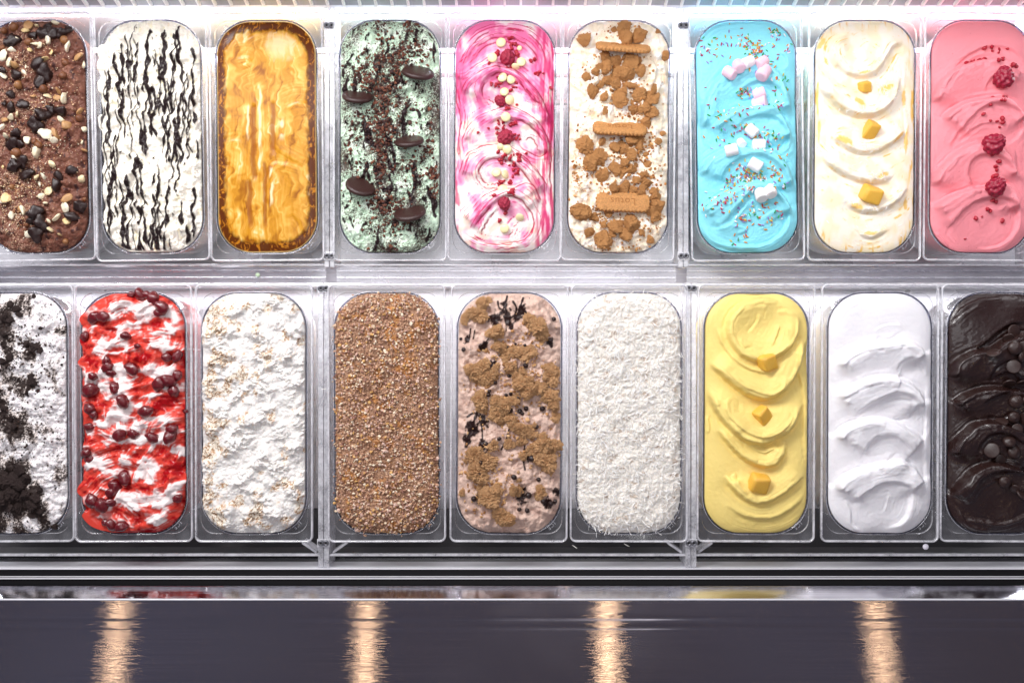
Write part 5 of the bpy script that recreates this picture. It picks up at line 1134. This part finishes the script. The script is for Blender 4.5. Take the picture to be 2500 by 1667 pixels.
for (zx, zy, r), w in zip(lst, thirds(T['dough'], lst)):
    place('dough_lump', rnd.choice(ME_DO), T['dough'], zx, zy, r * .88, 'golden lump of cookie dough, ' + w, 'dough lump', 'cookie dough lumps', (rnd.uniform(-.3, .3), rnd.uniform(-.3, .3), rz()), .2)
ME_CP = mesh('chocolate_chip', *lathe([(.001, -.5), (.9, -.5), (1, -.2), (.85, .2), (.5, .55), (.15, .8), (.001, .85)], 16), M_CHOC, True)
lst = [(362, 752, 18), (455, 740, 16), (455, 487, 16), (190, 1058, 20), (178, 1125, 20), (385, 1145, 18), (532, 1160, 14), (490, 1035, 22), (555, 1030, 20), (418, 1337, 14), (552, 740, 18), (365, 655, 12), (410, 680, 14), (235, 660, 14), (355, 550, 12), (275, 588, 12), (620, 215, 14), (465, 1340, 16), (240, 640, 12), (340, 660, 12), (420, 760, 16), (435, 770, 12), (520, 850, 14), (600, 340, 16), (350, 380, 8), (330, 410, 8), (300, 430, 8), (395, 360, 8), (450, 370, 10), (150, 1270, 18), (560, 1290, 16), (600, 1300, 18), (630, 1290, 14), (300, 920, 14), (90, 395, 14), (70, 330, 10), (470, 1250, 20), (430, 1240, 20)]
for (zx, zy, r), w in zip(lst, thirds(T['dough'], lst)):
    place('chocolate_chip', ME_CP, T['dough'], zx, zy, r, 'dark chocolate chip amid cookie dough, ' + w, 'chocolate chip', 'chocolate chips in the cookie dough ice cream', (rnd.uniform(-.8, .8), rnd.uniform(-.8, .8), 0), -.1, zoff=4 if 150 < zx < 600 and (zx, zy) in ((190, 1058), (178, 1125), (490, 1035), (555, 1030)) else .5)

# ------------------------------------------------------------------ crumbs, shreds, sprinkles: the largest singly, the rest as one mass
def euler_R(a, b, c):
    return np.array(Euler((a, b, c)).to_matrix())
def mass(name, t, items, protos, m, label=None, parent=None):
    """items: (x, y, z, size_mm, rot(3), colour) -> one mesh"""
    VV = []; FF = []; CC = []; off = 0
    for x, y, z, r, ro, c in items:
        V, F = protos[rnd.randrange(len(protos))]
        q = (V * r) @ euler_R(*ro).T + np.array([x, y, z])
        VV.append(q); FF.append(F + off); off += len(V); CC.append(np.repeat(np.append(c, .7)[None], len(V), 0))
    V = np.vstack(VV) / 1000; F = np.vstack(FF)
    me = mesh(name, V, F, m)
    ca = me.color_attributes.new('Col', 'FLOAT_COLOR', 'POINT'); ca.data.foreach_set('color', np.vstack(CC).astype(np.float32).ravel())
    o = link(name, me, None, t.loc, (0, 0, t.rz))
    if label: o['label'] = label; o['category'] = 'topping'
    o['kind'] = 'stuff'
    return o
def singles(name, t, items, meshes, label, cat, group):
    for x, y, z, r, ro, c in items:
        o = link(name, rnd.choice(meshes)); o.matrix_world = t.M @ Matrix.Translation((x / 1000, y / 1000, z / 1000))
        o.rotation_euler = (ro[0], ro[1], ro[2] + t.rz); o.scale = (r / 1000,) * 3; o.color = tuple(c) + (1,)
        tag(o, label, cat, group)
def spread(t, n, size, colors, dens=None, over=0.0, lift=.35, flat=False):
    out = []
    ys = 165
    while len(out) < n:
        x = rnd.uniform(-76, 76); y = rnd.uniform(-172, 172)
        e = float(edge_d(np.array(x), np.array(y)))
        if e < 0 and (e < -9 or rnd.random() > over * math.exp(e / 2.5)): continue
        if dens is not None and e > 0 and rnd.random() > dens(x, y): continue
        r = size(); z = (t.surf.h_at(x, y) if e > 0 else (-3.4 if e > -8 else -1)) + r * lift + (rnd.uniform(0, 1.2) if over > .3 and e > 0 else 0)
        if -3 < e < 0 and over > .3: z += rnd.uniform(0, 3)
        ro = (rnd.uniform(-.5, .5), rnd.uniform(-.5, .5), rz()) if flat else rot3()
        out.append((x, y, z, r, ro, CA(rnd.choice(colors)) * rnd.uniform(.88, 1.08)))
    return out
def clouds(t, blobs, size, colors, lift=.35, flat=False):
    out = []
    for zx, zy, rx, ry, n in blobs:
        for _ in range(n):
            x, y = z2l(t, rnd.gauss(zx, rx), rnd.gauss(zy, ry))
            if edge_d(np.array(x), np.array(y)) < .8: continue
            r = size(); ro = (rnd.uniform(-.5, .5), rnd.uniform(-.5, .5), rz()) if flat else rot3()
            out.append((x, y, t.surf.h_at(x, y) + r * lift, r, ro, CA(rnd.choice(colors)) * rnd.uniform(.8, 1.12)))
    return out
def split(items, n):
    items = sorted(items, key=lambda i: -i[3]); return items[:n], items[n:]
PROTO = [crumb(k) for k in range(8)]
ME_CR = [mesh('crumb', v_, f_, M_CRUMB1) for v_, f_ in PROTO]
# chopped nuts
nutc = ['#d9b698', '#d0a88a', '#c69a7c', '#e4ccae', '#ac8068', '#efdfc6', '#9a6e5e', '#d8aa6a', '#cda898', '#dcbcac', '#bd9478']
it = spread(T['nut'], 4700, lambda: 1.15 + 1.5 * rnd.random() ** 2.0 + (.8 if rnd.random() < .02 else 0), nutc, lambda x, y: 1 - .55 * math.exp(-(((x - 36) / 16) ** 2 + ((y - 100) / 34) ** 2)), .55)
a, b = split(it, 200)
singles('nut_crumb', T['nut'], a, ME_CR, 'chopped nut crumb on the nut crumb ice cream', 'nut crumb', 'larger chopped nut crumbs')
mass('nut_crumbs', T['nut'], b, PROTO, M_CRUMB, 'thick layer of tan and brown chopped nut crumbs over the caramel ice cream')
# coconut shreds: bent slivers
def sliver(seed):
    R = random.Random(seed); n = 5; V = []; bend = R.uniform(-.6, .6); tw = R.uniform(-.5, .5)
    for i in range(n):
        u = i / (n - 1) * 2 - 1; w = .17 * (1 - .35 * u * u); a = tw * u
        cx, cy, cz = u * 1.6, bend * (u * u - .4) * .5, R.uniform(-.08, .08)
        for sx, sz in ((-1, -.4), (1, -.4), (1, .4), (-1, .4)): V.append((cx, cy + sx * w * math.cos(a), cz + sz * w + sx * w * math.sin(a)))
    F = []
    for i in range(n - 1):
        for k in range(4): F.append((i * 4 + k, i * 4 + (k + 1) % 4, i * 4 + 4 + (k + 1) % 4, i * 4 + 4 + k))
    F += [(0, 3, 2, 1), (n * 4 - 4, n * 4 - 3, n * 4 - 2, n * 4 - 1)]
    return np.array(V), np.array(F)
SLIV = [sliver(k) for k in range(8)]; ME_SL = [mesh('coconut_shred', v_, f_, M_COCO1) for v_, f_ in SLIV]
cococ = ['#fbfaf7', '#f6f4ef', '#fcfbfa', '#f2ece2', '#f8f6f3', '#fbf9f6']
it = spread(T['coco'], 4800, lambda: 1.2 + 2.2 * rnd.random() ** 1.6, cococ, None, .6, .3, True)
a, b = split(it, 150)
singles('coconut_shred', T['coco'], a, ME_SL, 'white coconut shred on the coconut ice cream', 'coconut shred', 'larger coconut shreds')
mass('coconut_shreds', T['coco'], b, SLIV, M_COCO, 'thick layer of white shredded coconut over the ice cream')
it = clouds(T['lemon'], [(520, 500, 40, 32, 60), (400, 620, 60, 12, 18), (420, 830, 44, 22, 50), (360, 940, 40, 30, 8), (450, 1015, 50, 18, 45), (430, 1195, 46, 14, 40), (450, 390, 60, 30, 14), (430, 1320, 120, 60, 26), (400, 280, 90, 60, 14), (310, 1150, 20, 14, 14)], lambda: rnd.uniform(1.0, 2.4), cococ, .3, True)
a, b = split(it, 140)
mass('coconut_shreds', T['lemon'], b, SLIV, M_COCO, 'small coconut shreds scattered over the white and yellow ice cream')
singles('coconut_shred', T['lemon'], a, ME_SL, 'white coconut shred on the white and yellow ice cream', 'coconut shred', 'coconut shreds on the white and yellow ice cream')
# sprinkles
bm = bmesh.new(); bmesh.ops.create_uvsphere(bm, u_segments=8, v_segments=6, radius=.5)
for v_ in bm.verts: v_.co.z += .9 if v_.co.z > .01 else (-.9 if v_.co.z < -.01 else 0)
bmesh.ops.rotate(bm, verts=bm.verts[:], cent=(0, 0, 0), matrix=Matrix.Rotation(PI / 2, 3, 'Y'))
V, F = arrays(bm); ME_SP = [mesh('sprinkle', V, F, M_SUGAR, True)]
sc = {'magenta': '#b5204f', 'orange': '#e08a1a', 'green': '#1f9c4a', 'white': '#f0ecec', 'yellow': '#d9c040', 'lilac': '#9a86c8'}
blobs = [(250, 200, 80, 60, 38), (430, 215, 70, 30, 34), (420, 280, 28, 18, 46), (540, 140, 40, 22, 18), (630, 250, 14, 40, 10), (540, 310, 40, 30, 10), (380, 360, 30, 20, 12), (580, 460, 36, 50, 20), (360, 505, 36, 18, 26), (270, 640, 60, 24, 20), (440, 590, 60, 12, 12), (560, 600, 26, 16, 8), (340, 730, 40, 26, 26), (400, 770, 30, 16, 18), (520, 770, 40, 30, 26), (460, 850, 50, 14, 16), (230, 810, 30, 40, 10), (380, 970, 34, 40, 40), (420, 1015, 50, 12, 40), (540, 970, 40, 34, 24), (300, 1030, 40, 26, 26), (330, 1090, 60, 22, 34), (210, 1170, 50, 30, 40), (560, 1060, 40, 20, 16), (430, 1200, 60, 40, 26), (410, 1270, 60, 34, 26), (540, 1230, 40, 40, 12), (350, 1380, 60, 16, 10), (120, 250, 16, 60, 8), (150, 660, 30, 100, 8)]
it = clouds(T['blue'], blobs, lambda: rnd.uniform(1.45, 2.0), ['#000000'], .45, True)
rnd.shuffle(it); names = list(sc)
for i, (x, y, z, r, ro, _c) in enumerate(it):
    cn = rnd.choices(names, (30, 26, 16, 16, 6, 6))[0]
    if i < 300: singles('sprinkle', T['blue'], [(x, y, z, r, ro, CA(sc[cn]))], ME_SP, 'tiny %s sugar sprinkle on the blue ice cream' % cn, 'sprinkle', '%s sprinkles on the blue ice cream' % cn)
rest = [(x, y, z, r, ro, CA(sc[rnd.choice(names)])) for x, y, z, r, ro, _ in it[300:]]
SPV = [(V, None)]
tri = []
for q in F: tri += [(q[0], q[1], q[2])] + ([(q[0], q[2], q[3])] if len(q) == 4 else [])
if rest: mass('sprinkles', T['blue'], rest, [(V, np.array(tri))], M_CRUMB, 'scatter of rainbow sugar sprinkles between the larger groups on the blue ice cream')
# brownie crumbs on mint
brc = ['#6a3b2a', '#5a3024', '#7c4a34', '#4a2a22', '#3a2220']
blobs = [(290, 120, 60, 30, 18), (340, 290, 30, 20, 22), (210, 400, 30, 60, 50), (250, 450, 30, 40, 40), (330, 520, 34, 50, 60), (460, 250, 50, 40, 46), (560, 270, 50, 40, 26), (410, 400, 18, 40, 26), (330, 670, 40, 26, 46), (340, 740, 34, 30, 46), (310, 850, 22, 60, 60), (310, 960, 24, 40, 46), (200, 640, 40, 30, 20), (140, 800, 30, 40, 20), (640, 980, 24, 20, 34), (640, 1070, 14, 30, 20), (590, 860, 16, 30, 16), (520, 950, 40, 60, 30), (310, 1130, 34, 30, 40), (400, 1180, 40, 26, 40), (280, 1180, 40, 16, 20), (380, 1300, 60, 40, 34), (370, 1430, 30, 16, 20), (620, 700, 20, 120, 18), (520, 110, 60, 30, 14), (160, 960, 40, 60, 14), (450, 580, 60, 20, 20), (480, 90, 20, 8, 6), (250, 330, 60, 50, 20)]
it = clouds(T['mint'], blobs + [(330, 700, 130, 330, 260), (320, 560, 40, 180, 160), (360, 1230, 60, 60, 70), (420, 330, 40, 60, 60)] + blobs, lambda: 1.0 + 2.2 * rnd.random() ** 2, brc * 1)
a, b = split(it, 260)
singles('brownie_crumb', T['mint'], a, ME_CR, 'brown brownie crumb on the mint ice cream', 'brownie crumb', 'larger brownie crumbs on the mint ice cream')
mass('brownie_crumbs', T['mint'], b, PROTO, M_CRUMB, 'fine brown brownie crumbs scattered over the mint ice cream')
# biscuit crumbs
bcc = ['#bd8448', '#b0763c', '#cb9a60', '#a0662f']
blobs = [(360, 330, 90, 40, 60), (330, 430, 80, 50, 70), (420, 560, 90, 60, 60), (520, 600, 40, 50, 30), (450, 820, 70, 50, 110), (280, 950, 90, 50, 70), (440, 920, 60, 60, 60), (400, 1080, 100, 30, 60), (560, 1000, 30, 60, 24), (260, 1240, 50, 40, 30), (400, 1330, 90, 50, 60), (300, 1430, 160, 16, 30), (150, 900, 40, 100, 40), (600, 1260, 30, 40, 20), (400, 130, 80, 30, 36), (120, 1050, 30, 60, 14)]
it = clouds(T['biscuit'], blobs + blobs, lambda: .8 + 2.0 * rnd.random() ** 2, bcc)
a, b = split(it, 230)
singles('biscuit_crumb', T['biscuit'], a, ME_CR, 'small biscuit crumb on the biscuit ice cream', 'biscuit crumb', 'larger biscuit crumbs')
mass('biscuit_crumbs', T['biscuit'], b, PROTO, M_CRUMB, 'fine biscuit crumbs scattered over the biscuit ice cream')
# nut dust on the chocolate tub, cookie grit, dough grit
it = clouds(T['choc'], 2 * [(130, 330, 60, 60, 60), (240, 560, 60, 40, 70), (120, 700, 60, 60, 50), (220, 900, 60, 60, 60), (90, 1100, 60, 60, 110), (230, 1080, 50, 40, 50), (90, 1260, 60, 60, 90), (350, 420, 60, 60, 20), (300, 780, 60, 40, 40), (430, 600, 40, 160, 30), (280, 240, 60, 30, 30), (420, 880, 50, 60, 14)], lambda: .55 + 1.0 * rnd.random() ** 2, ['#d9b78e', '#e6cfa8', '#c79a70', '#a8704a', '#efe0c4'])
a, b = split(it, 90)
singles('nut_crumb', T['choc'], a, ME_CR, 'fine hazelnut crumb on the chocolate hazelnut ice cream', 'nut crumb', 'fine hazelnut crumbs')
mass('nut_crumbs', T['choc'], b, PROTO, M_CRUMB, 'hazelnut dust scattered over the chocolate hazelnut ice cream')
it = clouds(T['cookie'], [(60, 1230, 60, 80, 240), (60, 300, 60, 100, 120), (190, 590, 26, 26, 50), (180, 370, 50, 30, 70), (80, 700, 60, 80, 110), (80, 880, 60, 60, 90), (200, 1310, 36, 40, 60), (60, 480, 60, 40, 70), (150, 980, 50, 50, 40), (280, 500, 70, 140, 46), (310, 1000, 40, 200, 46), (320, 200, 30, 60, 24), (150, 1420, 100, 30, 24)], lambda: .7 + 1.5 * rnd.random() ** 2.2, ['#33221e', '#2a1a17', '#40291f', '#241614'])
a, b = split(it, 240)
singles('cookie_crumb', T['cookie'], a, ME_CR, 'dark cookie crumb on the cookies and cream ice cream', 'cookie crumb', 'larger dark cookie crumbs')
mass('cookie_crumbs', T['cookie'], b, PROTO, M_CRUMB, 'fine dark cookie crumbs over the cookies and cream ice cream')
it = clouds(T['dough'], 2 * [(360, 420, 80, 40, 90), (220, 560, 80, 60, 60), (470, 600, 90, 70, 90), (310, 740, 80, 60, 90), (570, 1000, 70, 60, 90), (180, 1090, 70, 70, 90), (240, 1270, 60, 40, 60), (440, 890, 60, 30, 40), (600, 690, 40, 50, 40), (320, 1180, 60, 30, 40), (500, 300, 60, 50, 40)], lambda: .8 + 2.4 * rnd.random() ** 2, ['#c89a66', '#b98654', '#d9b080', '#a8784a', '#d0a474'])
a, b = split(it, 220)
singles('dough_crumb', T['dough'], a, ME_CR, 'small golden dough crumb on the cookie dough ice cream', 'dough crumb', 'larger cookie dough crumbs')
mass('dough_crumbs', T['dough'], b, PROTO, M_CRUMB, 'fine golden dough crumbs over the cookie dough ice cream')
# strays that fell between the pans
def stray(X, Y, z, r, ro, c, name, meshes, label, cat):
    o = link(name, rnd.choice(meshes), None, (px(X, z), py(Y, z), z), ro, r / 1000); o.color = tuple(CA(c)) + (1,); tag(o, label, cat); return o
stray(1403, 1334, .054, 2.6, (0, 0, -.6), '#f3efe6', 'coconut_shred', ME_SL, 'stray coconut shred lying below the coconut pan by the tray edge', 'coconut shred')
stray(791, 949, .060, 2.2, (0, 0, .1), '#f3efe6', 'coconut_shred', ME_SL, 'stray coconut shred on the rack left of the nut crumb pan', 'coconut shred')
stray(1695, 1005, .060, 2.2, (0, 0, .2), '#f3efe6', 'coconut_shred', ME_SL, 'stray coconut shred on the rack right of the coconut pan', 'coconut shred')
stray(1530, 1330, .0535, 2.8, (0, 0, -.5), '#f3efe6', 'coconut_shred', ME_SL, 'stray coconut shred just below the front edge of the coconut pan', 'coconut shred')
stray(629, 671, -.016, 3.2, (0, 0, 0), '#c2d6b4', 'mint_drip', [mesh('mint_drip', *lathe([(1, -.05), (1, .05), (.7, .18), (.001, .22)], 18), simple('mint_drip', '#b9cfae', .4), True)], 'round pale green drip on the acrylic shelf between the rows', 'drip')
stray(2260, 1334, .054, 4.2, (0, 0, .4), '#e8e4ee', 'white_drip', [mesh('white_drip', *lathe([(1, -.05), (1, .05), (.7, .2), (.001, .25)], 18), simple('white_drip', '#e6e2ec', .4), True)], 'white ice cream drip hanging below the plain white pan', 'drip')
